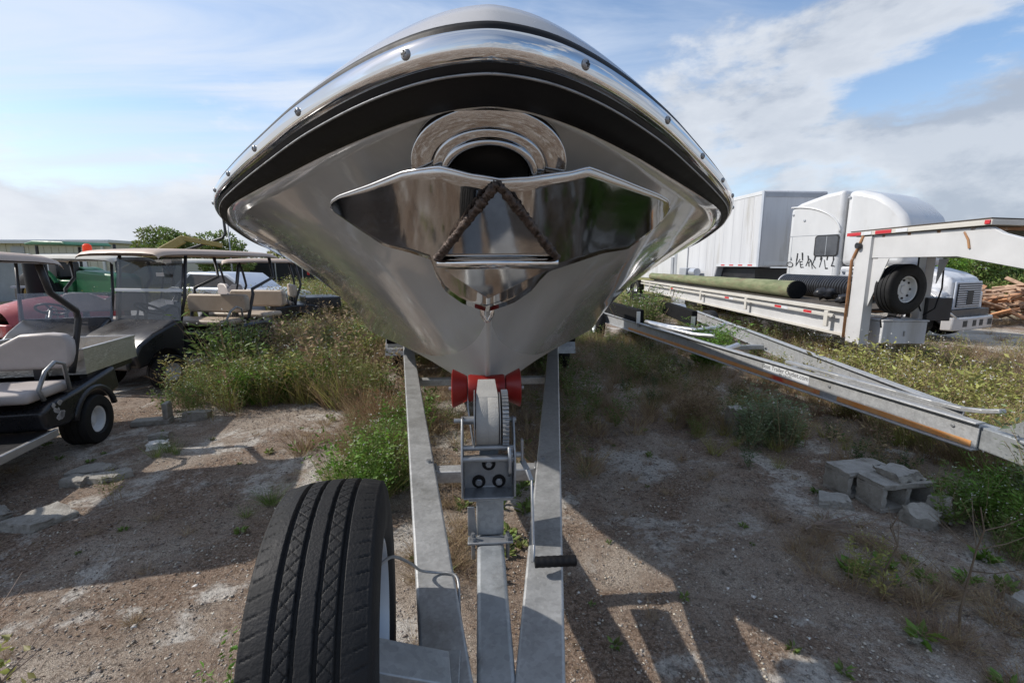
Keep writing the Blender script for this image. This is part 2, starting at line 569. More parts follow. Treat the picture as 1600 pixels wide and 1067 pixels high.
M['greymetal'] = mat('grey steel sheet', (0.28, 0.30, 0.33), (0.36, 0.38, 0.41), 2, (0.45, 0.6), 0.1)
M['fence'] = mat('black privacy mesh', (0.008, 0.009, 0.011), (0.016, 0.017, 0.02), 3, (0.8, 0.9))
M['bark'] = mat('tree bark', (0.10, 0.075, 0.05), (0.17, 0.13, 0.09), 12, (0.85, 0.95), 0, 0.4, 40)
M['lumber'] = mat('weathered scrap timber', (0.28, 0.17, 0.11), (0.42, 0.29, 0.20), 7, (0.75, 0.9), 0, 0.1, 50, spots=(0.16, 0.10, 0.07), sscale=3, island=0.35)
M['lumber2'] = mat('orange scrap timber', (0.42, 0.20, 0.10), (0.50, 0.27, 0.14), 7, (0.75, 0.9), 0, 0.1, 50, island=0.3)
M['twig'] = mat('dead twigs', (0.16, 0.12, 0.095), (0.28, 0.22, 0.18), 20, (0.8, 0.95), island=0.4)
M['yellowdk'] = mat('worn yellow boom paint', (0.30, 0.22, 0.06), (0.38, 0.29, 0.1), 5, (0.5, 0.6), spots=(0.1, 0.08, 0.06), sscale=5)
M['leaf'] = mat('weed leaves green', (0.105, 0.17, 0.04), (0.185, 0.245, 0.06), 1.1, (0.5, 0.65), spots=(0.19, 0.17, 0.05), sscale=0.6, samt=(0.52, 0.66), island=0.45, transl=0.35)
M['leafy'] = mat('weed leaves yellow green', (0.26, 0.28, 0.072), (0.35, 0.335, 0.10), 1.1, (0.5, 0.65), spots=(0.28, 0.20, 0.085), sscale=0.7, samt=(0.5, 0.66), island=0.45, transl=0.35)
M['leafd'] = mat('weed leaves dark green', (0.05, 0.10, 0.03), (0.09, 0.15, 0.042), 1.5, (0.45, 0.6), island=0.45, transl=0.3)
M['leafpale'] = mat('pale sage leaves', (0.17, 0.23, 0.115), (0.25, 0.30, 0.16), 2, (0.5, 0.65), island=0.35, transl=0.35)
M['leafbright'] = mat('bright green leaves', (0.11, 0.22, 0.03), (0.17, 0.29, 0.045), 2, (0.45, 0.6), island=0.35, transl=0.4)
M['dry'] = mat('dry straw grass', (0.27, 0.19, 0.11), (0.37, 0.28, 0.17), 1.3, (0.7, 0.85), spots=(0.20, 0.12, 0.075), sscale=0.9, island=0.4, transl=0.25)
M['dryred'] = mat('rusty dry seed heads', (0.26, 0.12, 0.06), (0.36, 0.19, 0.09), 3, (0.7, 0.85), island=0.4, transl=0.25)
M['flower'] = mat('white petals', (0.75, 0.75, 0.70), (0.8, 0.8, 0.76), 5, (0.6, 0.7), transl=0.3)
M['yflower'] = mat('yellow petals', (0.75, 0.45, 0.03), (0.8, 0.5, 0.05), 5, (0.6, 0.7), transl=0.3)
M['pebble'] = mat('pebbles and shells', (0.26, 0.225, 0.19), (0.44, 0.40, 0.35), 1.2, (0.8, 0.95), island=0.5)
M['shellbit'] = mat('white shell bits', (0.62, 0.60, 0.56), (0.72, 0.70, 0.66), 3, (0.6, 0.8), island=0.2)
M['litter'] = mat('dead leaf litter', (0.085, 0.055, 0.038), (0.16, 0.105, 0.07), 1.5, (0.8, 0.95), island=0.5)


def ground_mat():
    m = bpy.data.materials.new('crumbling concrete and dirt')
    m.use_nodes = True
    n, l = m.node_tree.nodes, m.node_tree.links
    b = n['Principled BSDF']
    tcd = n.new('ShaderNodeTexCoord')

    def noise(sc, det=6, ro=0.65, off=0.0, dist=0.0):
        mp = n.new('ShaderNodeMapping')
        mp.inputs['Location'].default_value = (off, off * 1.7, 0)
        l.new(tcd.outputs['Object'], mp.inputs[0])
        z = n.new('ShaderNodeTexNoise')
        z.inputs['Scale'].default_value = sc
        z.inputs['Detail'].default_value = det
        z.inputs['Roughness'].default_value = ro
        z.inputs['Distortion'].default_value = dist
        l.new(mp.outputs[0], z.inputs['Vector'])
        return z.outputs['Fac']

    def rng_(v, a, b2, lo=0.0, hi=1.0):
        r = n.new('ShaderNodeMapRange')
        l.new(v, r.inputs[0])
        for i, x in enumerate((a, b2, lo, hi)):
            r.inputs[i + 1].default_value = x
        return r.outputs[0]

    def mix(f, a, c):
        x = n.new('ShaderNodeMix')
        x.data_type = 'RGBA'
        l.new(f, x.inputs[0])
        for i, v in ((6, a), (7, c)):
            if isinstance(v, tuple):
                x.inputs[i].default_value = (*v, 1)
            else:
                l.new(v, x.inputs[i])
        return x.outputs[2]

    grit = noise(55, 5, 0.75)
    fine = noise(190, 3, 0.7, 3)
    dirt = mix(rng_(grit, 0.40, 0.60), (0.088, 0.062, 0.046), (0.225, 0.172, 0.135))
    gravel = mix(rng_(fine, 0.42, 0.58), (0.145, 0.120, 0.100), (0.40, 0.348, 0.295))
    patch = noise(0.9, 8, 0.68, 5, 0.4)
    c = mix(rng_(patch, 0.44, 0.60), dirt, gravel)
    slabn = noise(1.35, 9, 0.74, 9, 0.3)
    slab = mix(rng_(grit, 0.38, 0.60), (0.28, 0.262, 0.24), (0.45, 0.425, 0.39))
    c = mix(rng_(slabn, 0.53, 0.60), c, slab)
    moss = noise(6, 8, 0.75, 13)
    c = mix(rng_(moss, 0.56, 0.66, 0, 0.8), c, (0.060, 0.052, 0.045))
    speck = noise(34, 9, 0.8, 17)
    c = mix(rng_(speck, 0.535, 0.60, 0, 0.7), c, (0.05, 0.040, 0.032))
    c = mix(rng_(noise(70, 6, 0.8, 31), 0.57, 0.62, 0, 0.6), c, (0.40, 0.36, 0.31))
    vor = n.new('ShaderNodeTexVoronoi')
    vor.inputs['Scale'].default_value = 85
    l.new(tcd.outputs['Object'], vor.inputs['Vector'])
    c = mix(rng_(vor.outputs['Distance'], 0.10, 0.22, 0.55, 0.0), c, (0.42, 0.39, 0.35))
    # far off: grassy tint with its own ragged shape
    sepn = n.new('ShaderNodeSeparateXYZ')
    l.new(tcd.outputs['Object'], sepn.inputs[0])
    grass = mix(noise(3, 6, 0.7, 21), (0.085, 0.095, 0.035), (0.20, 0.17, 0.085))
    c = mix(rng_(sepn.outputs[1], 16, 26), c, grass)
    hv = n.new('ShaderNodeHueSaturation')
    hv.inputs['Value'].default_value = 1.62
    hv.inputs['Saturation'].default_value = 1.16
    l.new(c, hv.inputs['Color'])
    l.new(hv.outputs[0], b.inputs['Base Color'])
    b.inputs['Roughness'].default_value = 0.92
    b.inputs['Specular IOR Level'].default_value = 0.25
    hsum = n.new('ShaderNodeMath')
    hsum.operation = 'ADD'
    l.new(grit, hsum.inputs[0])
    l.new(fine, hsum.inputs[1])
    bp = n.new('ShaderNodeBump')
    bp.inputs['Strength'].default_value = 0.9
    bp.inputs['Distance'].default_value = 0.022
    l.new(hsum.outputs[0], bp.inputs['Height'])
    l.new(bp.outputs[0], b.inputs['Normal'])
    return m


M['ground'] = ground_mat()
M['track'] = mat('pale shell road', (0.30, 0.265, 0.22), (0.42, 0.38, 0.32), 2.5, (0.85, 0.95), 0, 0.4, 40, spots=(0.19, 0.16, 0.12), sscale=1.2, samt=(0.5, 0.65), stretch=(0.3, 1, 1))

# ================================================================== ground
N = 330
t = np.linspace(-1, 1, N)
gx = np.sinh(t * 6.3) / math.sinh(6.3) * 320
gy = np.sinh(t * 6.3) / math.sinh(6.3) * 320 + 2.6
GX, GY = np.meshgrid(gx, gy)
GZ = gz(GX, GY)
near = np.exp(-((GX / 7) ** 2 + ((GY - 4) / 8) ** 2))
GZ = GZ + near * rng.normal(0, 0.0035, GX.shape) - np.clip(np.hypot(GX, GY) - 45, 0, None) * 0.002
V = np.stack([GX, GY, GZ], -1).reshape(-1, 3)
idx = np.arange(N * N).reshape(N, N)
Fq = np.stack([idx[:-1, :-1], idx[:-1, 1:], idx[1:, 1:], idx[1:, :-1]], -1).reshape(-1, 4)
ground = np_mesh('ground', V, Fq, M['ground'])
ground['kind'] = 'structure'
ground.data.polygons.foreach_set('use_smooth', [True] * len(ground.data.polygons))
b = MB()
rows = []
for i in range(40):
    y = 9.5 + i * 0.9
    cx = 14.2 + 0.35 * (y - 9.5) + 0.4 * math.sin(y * 0.3)
    rows.append([(cx + w, y + 0.2 * w, gzf(cx + w, y) + 0.02) for w in np.linspace(-2.6, 3.2, 9)])
b.grid(rows)
o = b.build('dirt_track', M['track'], smooth=True)
o['kind'] = 'structure'

# ================================================================== the boat
RAIL = [(0, .935, 2.052), (.10, .962, 2.052), (.19, 1.03, 2.052), (.456, 1.31, 2.045), (.705, 1.62, 2.028), (1.01, 2.02, 2.005),
        (1.30, 2.45, 1.985), (1.53, 2.95, 1.935), (1.64, 3.6, 1.840), (1.68, 4.5, 1.750), (1.69, 6.0, 1.69), (1.66, 9.2, 1.65)]
_r = np.array(RAIL)
_t = np.concatenate([[0], np.cumsum(np.hypot(np.diff(_r[:, 0]), np.diff(_r[:, 1])))])
NT = 96
tt = _t[-1] * np.linspace(0, 1, NT) ** 1.7
_tm = np.concatenate([-_t[:0:-1], _t])
rx, ry, rz_ = (pchip(_tm, np.concatenate([sg * _r[:0:-1, k], _r[:, k]]), tt) for k, sg in ((0, -1), (1, 1), (2, 1)))
for _ in range(6):
    ry[1:-1] = (ry[:-2] + 2 * ry[1:-1] + ry[2:]) / 4
    rx[1:-1] = (rx[:-2] + 2 * rx[1:-1] + rx[2:]) / 4
    ry[0] = (ry[0] + ry[1]) / 2
# outward normal of the sheer in plan
tx, ty = np.gradient(rx), np.gradient(ry)
tx[0], ty[0] = 1, 0
nl = np.hypot(tx, ty)
nx, ny = ty / nl, -tx / nl


def rail_pt(i, out, dz):
    if out < -.012 and dz < 0:
        k = min(max((ry[i] - 1.15) / 1.5, 0), 1)
        k = 1 - .72 * k * k * (3 - 2 * k)
        out, dz = -.012 + (out + .012) * k, -.056 + (dz + .056) * k
    return (max(rx[i] + nx[i] * out, 0.0), ry[i] + ny[i] * out, rz_[i] + dz)


def sym_rows(profile):
    """sheets along both sides of the sheer, joined at the bow; profile gives (out, dz) pairs"""
    rows = []
    for i in list(range(NT - 1, 0, -1)):
        rows.append([(-p[0], p[1], p[2]) for p in (rail_pt(i, *q) for q in profile)])
    for i in range(NT):
        rows.append([rail_pt(i, *q) for q in profile])
    return rows


boat = thing('motor_boat', 'large grey flared-bow motor boat with chrome rub rail sitting on its trailer', 'boat', (0, 4.5, 0.75))

STEM_Y = [1.00, 1.20, 1.45, 1.71, 1.95, 2.30, 3.0, 4.0, 9.3]
STEM_Z = [2.00, 1.79, 1.53, 1.26, 1.07, .94, .84, .80, .78]
CH_Y = [1.50, 1.70, 1.90, 2.30, 3.0, 4.0, 5.0, 6.0, 9.3]
CH_B = [0, .045, .13, .28, .56, .98, 1.27, 1.40, 1.42]
CH_Z = [1.476, 1.37, 1.285, 1.20, 1.14, 1.10, 1.08, 1.07, 1.05]
side_rows, bot_rows = [], []
for i in range(NT):
    x, y, z = rail_pt(i, -0.070, -0.088)
    zk = float(pchip(STEM_Y, STEM_Z, y))
    zc = max(float(pchip(CH_Y, CH_Z, y)), zk) if y > 1.5 else zk
    bc = float(pchip(CH_Y, CH_B, y)) if y > 1.5 else 0.0
    cx, cz = bc + 0.36 * (x - bc), zc + 0.60 * (z - zc)
    row = []
    for j in range(19):
        s = j / 18
        row.append(((1 - s) ** 2 * bc + 2 * s * (1 - s) * cx + s * s * x, y, (1 - s) ** 2 * zc + 2 * s * (1 - s) * cz + s * s * z))
    row.append((max(row[-1][0] - .004, 0), y + .004, z + .05))
    side_rows.append(row)
    bot_rows.append([(bc * s, y, zk + (zc - zk) * (s ** 0.9)) for s in np.linspace(0, 1, 8)])
for sgn in (1, -1):
    b = MB()
    b.grid([[(sgn * p[0], p[1], p[2]) for p in r] for r in side_rows])
    o = b.build('hull_side', M['gel'], boat, smooth=True, W=True)
b = MB()
b.grid([[(-p[0], p[1], p[2]) for p in r[::-1]] + [p for p in r[1:]] for r in bot_rows if r[0][1] > 1.49])
b.build('hull_bottom', M['bottom'], boat, smooth=True, W=True, auto=35)
# stern
last_s, last_b = side_rows[-1], bot_rows[-1]
prof = [(p[0], p[2]) for p in last_b] + [(p[0], p[2]) for p in last_s[1:]]
prof = prof + [(-x, z) for x, z in prof[::-1][:-1]]
MB().prism(prof, last_s[0][1], last_s[0][1] + 0.03, 'y').build('transom', M['gel'], boat, W=True)
# stem strip
b = MB()
b.tube([(0, y - 0.004, float(pchip(STEM_Y, STEM_Z, y)) - 0.002) for y in np.linspace(1.44, 2.4, 16)], 0.011, 8)
b.build('keel_strip', M['bottom'], boat, smooth=True, W=True)
# black moulding under the chrome
b = MB()
b.grid(sym_rows([(-0.006, 0.038), (0.010, 0.036), (0.013, 0.028), (0.010, -0.026), (0.000, -0.050), (-0.012, -0.056), (-0.040, -0.068), (-0.067, -0.086), (-0.090, -0.070)]))
rr = b.build('rub_rail', M['rubber'], boat, smooth=True, W=True)
# half-round stainless insert
pr = [(0.010 + 0.017 * math.sin(math.pi * k / 10) ** 0.7, 0.027 * math.cos(math.pi * k / 10) - 0.005) for k in range(11)]
b = MB()
b.grid(sym_rows([(0.008, 0.022)] + pr + [(0.008, -0.033)]))
ins = b.build('stainless_insert', M['chrome'], rr, smooth=True, W=True)
# thin bright lower lip
b = MB()
for s in (1, -1):
    b.tube([(s * p[0], p[1], p[2]) for p in (rail_pt(i, 0.003, -0.051) for i in range(NT))], 0.0028, 6)
b.build('lower_lip', M['zinc'], rr, smooth=True, W=True)
# screws in the insert
for sx in (1, -1):
    for xr in (0.185, 0.48, 0.74, 0.98, 1.2, 1.40):
        i = int(np.argmin(abs(rx - xr + (.028 if sx < 0 and xr < .3 else 0))))
        p = Vector((sx * (rx[i] + nx[i] * 0.028), ry[i] + ny[i] * 0.028, rz_[i] - 0.005))
        nrm = Vector((sx * nx[i], ny[i], 0))
        mt = Matrix.Translation(p) @ nrm.to_track_quat('X', 'Z').to_matrix().to_4x4()
        b = MB()
        b.lathe([(-0.006, 0.011), (0.0, 0.011), (0.003, 0.0095), (0.0045, 0.006), (0.005, 0.001)], 16, mt)
        b.build('screw', M['zinc'], rr, smooth=True, W=True)
        b = MB()
        for a in (0, 1):
            b.box(0.0042, 0.0058, -0.006 if a else -0.0016, 0.006 if a else 0.0016, -0.0016 if a else -0.006, 0.0016 if a else 0.006, mt)
        b.build('screw_slot', M['hole'], rr, W=True)
# deck moulding above the rail
b = MB()
b.grid(sym_rows([(-0.004, 0.037), (-0.010, 0.044), (-0.022, 0.068), (-0.048, 0.092), (-0.09, 0.108), (-0.18, 0.114), (-0.34, 0.112)]))
b.build('deck_edge', M['gelw'], boat, smooth=True, W=True)
b = MB()
b.grid([[(0.98 * s * max(rx[i] + nx[i] * -0.33, 0), ry[i] + ny[i] * -0.33 if i > 6 else max(ry[i], 1.28), rz_[i] + 0.110 + 0.010 * (1 - s * s)) for s in np.linspace(-1, 1, 9)] for i in range(4, NT)])
b.build('deck', M['gelw'], boat, smooth=True, W=True)

# hawse pipe at the stem head
hn = Vector((0.0, -0.72, -0.69)).normalized()
hc = Vector((-0.002, 1.119, 1.871))
hm = Matrix.Translation(hc) @ hn.to_track_quat('X', 'Z').to_matrix().to_4x4() @ Matrix.Diagonal((.62, 1.05, .82, 1))
b = MB()
b.lathe([(-0.07, 0.168), (-0.006, 0.171), (0.0, 0.168), (0.014, 0.128), (0.018, 0.113), (0.012, 0.108)], 64, hm)
fl = b.build('hawse_flange', M['plate'], boat, smooth=True, W=True)
b = MB()
b.lathe([(0.005, 0.122), (0.020, 0.124), (0.029, 0.118), (0.030, 0.108), (0.036, 0.103)], 56, hm)
b.build('hawse_collar', M['plate'], fl, smooth=True, W=True)
b = MB()
b.lathe([(0.0, 0.103), (0.036, 0.105), (0.050, 0.103), (0.057, 0.096), (0.055, 0.088), (0.045, 0.085), (0.0, 0.083)], 56, hm)
b.build('hawse_lip', M['plate'], fl, smooth=True, W=True)
b = MB()
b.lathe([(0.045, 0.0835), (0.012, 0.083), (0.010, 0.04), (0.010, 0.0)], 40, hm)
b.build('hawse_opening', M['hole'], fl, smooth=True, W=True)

# stainless anchor plate bent round the stem
TOP = [(-.456, 1.813), (-.446, 1.826), (-.415, 1.835), (-.308, 1.848), (-.205, 1.862), (-.116, 1.862), (-.046, 1.843), (.021, 1.834), (.085, 1.841), (.19, 1.864),
       (.239, 1.880), (.368, 1.872), (.52, 1.858), (.575, 1.850), (.60, 1.832)]
BOT = [(-.456, 1.811), (-.442, 1.798), (-.373, 1.751), (-.299, 1.703), (-.218, 1.683), (-.158, 1.663), (-.150, 1.618), (-.126, 1.573), (-.077, 1.537), (-.005, 1.512), (.074, 1.540), (.125, 1.575),
       (.150, 1.610), (.174, 1.632), (.288, 1.665), (.363, 1.686), (.461, 1.700), (.56, 1.768), (.59, 1.806), (.60, 1.830)]


def plate_y(x, z):
    k = 1.0 if x < 0 else 0.97
    wob = 0.012 * math.sin(x * 19 + 0.7) * min(1, max(0, abs(x) - .16) / 0.15)
    return 1.02 + (1.99 - z) / 1.058 - 0.098 + k * (math.sqrt(x * x + 0.0196) - 0.14) + wob * 0.45


b = MB()
xs = np.concatenate([np.linspace(-.456, -.42, 6)[:-1], np.linspace(-.42, .56, 84), np.linspace(.56, .60, 6)[1:]])
rows = []
for x in xs:
    zt, zb = float(np.interp(x, *zip(*TOP))), float(np.interp(x, *zip(*BOT)))
    rows.append([(x, plate_y(x, zb + (zt - zb) * s), zb + (zt - zb) * s) for s in np.linspace(0, 1, 14)])
b.grid(rows)
pl = b.build('anchor_plate', M['plate'], boat, smooth=True, W=True, solid=0.006)
# bright cut edge along the top
b = MB()
b.tube([(x, plate_y(x, float(np.interp(x, *zip(*TOP)))) - 0.001, float(np.interp(x, *zip(*TOP))) + 0.001) for x in xs[1:-1]], 0.0036, 8)
b.build('plate_edge', M['alu'], pl, smooth=True, W=True)
# welded wedge
A, B_, C_, D_ = Vector((.013, plate_y(.013, 1.826) - .022, 1.824)), Vector((-.136, plate_y(-.136, 1.664) - .075, 1.662)), Vector((.178, plate_y(.178, 1.664) - .088, 1.664)), Vector((-.005, plate_y(0, 1.555) - .016, 1.552))
back = Vector((0.01, 1.46, 1.72))
B2, C2 = B_ + Vector((0.012, 0.0, -0.024)), C_ + Vector((-0.012, 0.0, -0.024))
b = MB()
b.add([A, B_, C_, back], [(0, 1, 2), (0, 3, 1), (0, 2, 3), (1, 3, 2)])
wd = b.build('welded_wedge', M['plate'], pl, W=True)
b = MB()
b.add([B2, C2, D_, back + Vector((0, 0.06, -0.1)), B_ + Vector((0, .004, -.003)), C_ + Vector((0, .004, -.003))], [(0, 1, 2), (0, 2, 3), (1, 3, 2), (0, 4, 5, 1)])
b.build('wedge_underside', M['plate'], pl, W=True, bevel=0.003)
b = MB()
b.tube([B_ + Vector((0, -0.004, -0.010)), C_ + Vector((0, -0.004, -0.010))], 0.011, 10)
b.build('wedge_lip', M['chrome'], pl, smooth=True, W=True)
for q in (B_, C_):
    nn = 70
    pts = [A.lerp(q, k / nn) + Vector((rnd.gauss(0, .0009), -0.005 + rnd.gauss(0, .001), rnd.gauss(0, .0009))) for k in range(nn + 1)]
    b = MB()
    b.tube(pts, [0.0105 + 0.0012 * math.sin(k * 2.3) + rnd.uniform(-.0022, .0022) for k in range(nn + 1)], 10)
    b.build('weld_bead', M['weld'], pl, smooth=True, W=True)
# bow eye
b = MB()
for s in (-1, 1):
    b.tube([(s * 0.017 - .005, 1.44, 1.545), (s * 0.017 - .005, 1.418, 1.535), (s * 0.015 - .005, 1.425, 1.495), (s * 0.006 - .005, 1.435, 1.478), (-.005, 1.437, 1.475)], 0.0065, 8)
b.build('bow_eye', M['chrome'], boat, smooth=True, W=True)

# ================================================================== trailer under the boat
tr = thing('boat_trailer', 'galvanised boat trailer with winch and red roller beneath the grey boat', 'boat trailer', (0, 3.5, 0))
RZ = 0.70


def rail_c(s, y):
    return s * (0.105 + (y - 0.91) * 0.168)


for s in (-1, 1):
    b = MB()
    y0, y1, y2 = 0.40, 5.6, 9.6
    w, h = 0.118, 0.10
    p0, p1, p2 = [(rail_c(s, y) - .005, y, RZ - h / 2) for y in (y0, y1, y2)]
    p2 = (p1[0], y2, RZ - h / 2)
    b.beam(p0, p1, w, h)
    b.beam((p1[0], p1[1] - 0.002, p1[2] - .002), p2, w - .004, h - .004)
    b.build('side_rail', M['steel2'], tr, W=True, bevel=0.008)
b = MB()
b.beam((0.0, 0.15, RZ - 0.045), (0.0, 2.05, RZ - 0.045), 0.092, 0.09)
b.build('tongue_tube', M['steel'], tr, W=True, bevel=0.012)
for y, dzz, hw in ((2.12, -0.055, 0.275), (3.95, -0.06, 0.58), (5.4, -0.06, 0.82)):
    b = MB()
    b.beam((-hw, y, RZ + dzz), (hw, y, RZ + dzz), 0.075, 0.062)
    b.build('cross_member', M['steel2'], tr, W=True, bevel=0.006)
for s in (-1, 1):
    b = MB()
    b.tube([(s * rail_c(1, 2.12) - .005 - s * .03, 2.14, RZ), (s * rail_c(1, 2.12) - .005 - s * .03, 2.14, RZ + 0.014)], 0.012, 6)
    b.build('bolt', M['zinc'], tr, W=True)
for y, dzz, hw in ((2.12, -0.055, 0.275), (3.95, -0.06, 0.58)):
    for s in (-1, 1):
        xx = s * (rail_c(1, y) - .066) - .005
        b = MB()
        b.tube([(xx + s * .004 * (k - 5) * .3, y - .04 + .008 * k, RZ + dzz + .034 + rnd.uniform(-.001, .001)) for k in range(11)], [rnd.uniform(.005, .0075) for k in range(11)], 8)
        b.build('weld_bead', M['zinc'], tr, smooth=True, W=True)
# bunks, axle, wheels and fenders near the stern
for s in (-1, 1):
    b = MB()
    b.beam((s * 0.95, 4.9, 0.86), (s * 1.0, 9.2, 0.86), 0.13, 0.09)
    b.build('bunk', M['carpet'], tr, W=True, bevel=0.01)
    b = MB()
    wm = Matrix.Translation((s * 1.22, 7.0, 0.33))
    b.lathe([(-.10, .20), (-.11, .25), (-.10, .31), (-.075, .335), (.075, .335), (.10, .31), (.11, .25), (.10, .20)], 40, wm)
    wtyre = b.build('wheel_tyre', M['tyre'], tr, smooth=True, W=True)
    b = MB()
    b.lathe([(-.09, .2), (-.03, .17), (-.03, .05), (-.03, .0)], 30, wm)
    b.build('rim', M['rim'], wtyre, smooth=True, W=True)
    b = MB()
    pts = [(7.0 + 0.52 * math.cos(a), 0.32 + 0.42 * math.sin(a)) for a in np.linspace(R(8), R(172), 14)]
    inner = [(7.0 + 0.49 * math.cos(a), 0.32 + 0.39 * math.sin(a)) for a in np.linspace(R(172), R(8), 14)]
    b.prism(pts + inner, s * 1.08, s * 1.36, 'x')
    b.build('fender', M['steel2'], tr, W=True)
b = MB()
b.beam((-1.2, 7.0, 0.33), (1.2, 7.0, 0.33), 0.07, 0.07)
b.build('axle', M['steel'], tr, W=True)
# lamp bracket showing under the left chine
b = MB()
b.box(-1.14, -0.93, 5.55, 5.70, 0.66, 0.75)
b.build('step_bracket', M['gelw'], tr, W=True, bevel=0.01)
# winch post
WY = 1.50
b = MB()
b.box(-0.048, 0.048, WY - 0.005, WY + 0.10, RZ + 0.004, RZ + 0.14)
b.build('winch_post', M['steel'], tr, W=True, bevel=0.006)
b = MB()
b.box(-0.078, 0.078, WY - 0.055, WY - 0.012, RZ + 0.002, RZ + 0.010)
b.prism([(-0.078, RZ + .0105), (-0.045, RZ + .0105), (-0.055, RZ + .12), (-0.078, RZ + .12)], WY - .012, WY - .006, 'y')
cl = b.build('post_clamp', M['zinc'], tr, W=True, bevel=0.002)
for s in (-1, 1):
    b = MB()
    b.tube([(s * 0.060, WY - .036, RZ - .06), (s * 0.060, WY - .036, RZ + .036)], 0.0065, 8)
    b.tube([(s * 0.060, WY - .036, RZ + .0102), (s * 0.060, WY - .036, RZ + .023)], 0.0125, 6)
    b.build('clamp_bolt', M['zinc'], cl, W=True)
b = MB()
b.box(-0.074, 0.078, WY - .018, WY + .10, RZ + .142, RZ + .152)
b.beam((0.0, WY + .07, RZ + .15), (0.0, WY + .20, RZ + .43), 0.07, 0.06)
b.build('winch_shelf', M['steel'], tr, W=True, bevel=0.003)
# winch: frame plates leaning back
wx0, wx1 = -0.094, 0.086
wz = RZ + 0.155
b = MB()
for x in (wx0, wx1):
    poly = [(WY - .030, wz + .006), (WY - .034, wz + .135), (WY + .010, wz + .210), (WY + .055, wz + .262), (WY + .082, wz + .262), (WY + .105, wz + .18), (WY + .10, wz + .006)]
    b.prism(poly, x - .0035, x + .0035, 'x')
b.box(wx0 + .0036, wx1 - .0036, WY + .045, WY + .051, wz + .004, wz + .130)
b.box(wx0 + .0036, wx1 - .0036, WY - .030, WY + .045, wz + .001, wz + .007)
winch = b.build('winch', M['zinc'], tr, W=True, bevel=0.002)
b = MB()
b.tube([(wx0 - .004, WY - .012, wz + .140), (wx1 + .004, WY - .012, wz + .140)], 0.0105, 12)
b.tube([(wx0, WY + .010, wz + .172), (wx1, WY + .010, wz + .172)], 0.0095, 12)
b.build('tie_rod', M['zinc'], winch, smooth=True, W=True, auto=40)
for x, z in ((-0.038, .032), (0.034, .032), (-0.002, .098)):
    b = MB()
    mt = Matrix.Translation((x, WY + .044, wz + z)) @ Vector((0, -1, 0)).to_track_quat('X', 'Z').to_matrix().to_4x4()
    b.lathe([(0, .024), (.003, .024), (.0035, .013)], 20, mt)
    b.build('washer', M['rubber'], winch, W=True)
    b = MB()
    b.lathe([(.003, .0125), (.012, .0125), (.0135, .010), (.0136, 0.0)], 6 if z > .05 else 16, mt)
    b.build('bolt', M['zinc'], winch, W=True)
# drum, webbing, gear
dc = Vector((0, WY + .085, wz + .245))
b = MB()
b.lathe([(-.052, .0), (-.052, .108), (-.049, .108), (-.049, .03), (.036, .03), (.036, .100), (.039, .100), (.039, 0)], 48, Matrix.Translation(dc))
b.build('drum', M['zinc'], winch, smooth=True, W=True, auto=40)
b = MB()
prof = [(-.046, .03), (-.046, .094), (-.045, .097), (-.006, .0975), (-.004, .0965), (-.002, .0975), (.032, .097), (.033, .094), (.033, .03)]
b.lathe(prof, 64, Matrix.Translation(dc))
# the run of webbing up to the bow eye
hw = .039
p_top = Vector((-.006, dc.y - .0, dc.z + .0975))
end = Vector((-.006, WY + .165, wz + .375))
b.add([(p_top.x - hw, p_top.y - .03, p_top.z - .004), (p_top.x + hw, p_top.y - .03, p_top.z - .004), (end.x + hw * .8, end.y, end.z), (end.x - hw * .8, end.y, end.z),
       (p_top.x - hw, p_top.y - .03, p_top.z - .008), (p_top.x + hw, p_top.y - .03, p_top.z - .008), (end.x + hw * .8, end.y, end.z - .004), (end.x - hw * .8, end.y, end.z - .004)],
      [(0, 1, 2, 3), (7, 6, 5, 4), (0, 4, 5, 1), (1, 5, 6, 2), (2, 6, 7, 3), (3, 7, 4, 0)])
b.build('webbing', M['strap'], winch, smooth=True, W=True, auto=30)
b = MB()
nt = 44
for x in (.046, .066):
    pass
ring = []
for k in range(nt * 4):
    a = 2 * math.pi * k / (nt * 4)
    rr_ = 0.108 if k % 4 in (0, 1) else 0.099
    ring.append((dc.y + rr_ * math.cos(a), dc.z + rr_ * math.sin(a)))
b.prism(ring, .0455, .067, 'x')
b.build('gear', M['zinc'], winch, W=True)
b = MB()
b.tube([(wx0 - .03, dc.y, dc.z), (wx0 - .004, dc.y, dc.z), (wx0 - .0039, dc.y, dc.z), (-.053, dc.y, dc.z), (-.052, dc.y, dc.z), (wx1 + .012, dc.y, dc.z)], [.0085, .0085, .015, .015, .011, .011], 14)
b.build('drum_shaft', M['zinc'], winch, smooth=True, W=True, auto=40)
ring = []
for k in range(48):
    a = 2 * math.pi * k / 48
    rr_ = 0.026 if k % 4 in (0, 1) else 0.019
    ring.append((WY - .004 + rr_ * math.cos(a), wz + .150 + rr_ * math.sin(a)))
MB().prism(ring, .064, .080, 'x').build('pinion', M['zinc'], winch, W=True)
b = MB()
b.tube([(.070, WY + .028, wz + .06), (.070, WY - .03, wz + .10), (.066, WY - .036, wz + .19)], 0.006, 8)
b.build('ratchet_pawl', M['zinc'], winch, smooth=True, W=True)
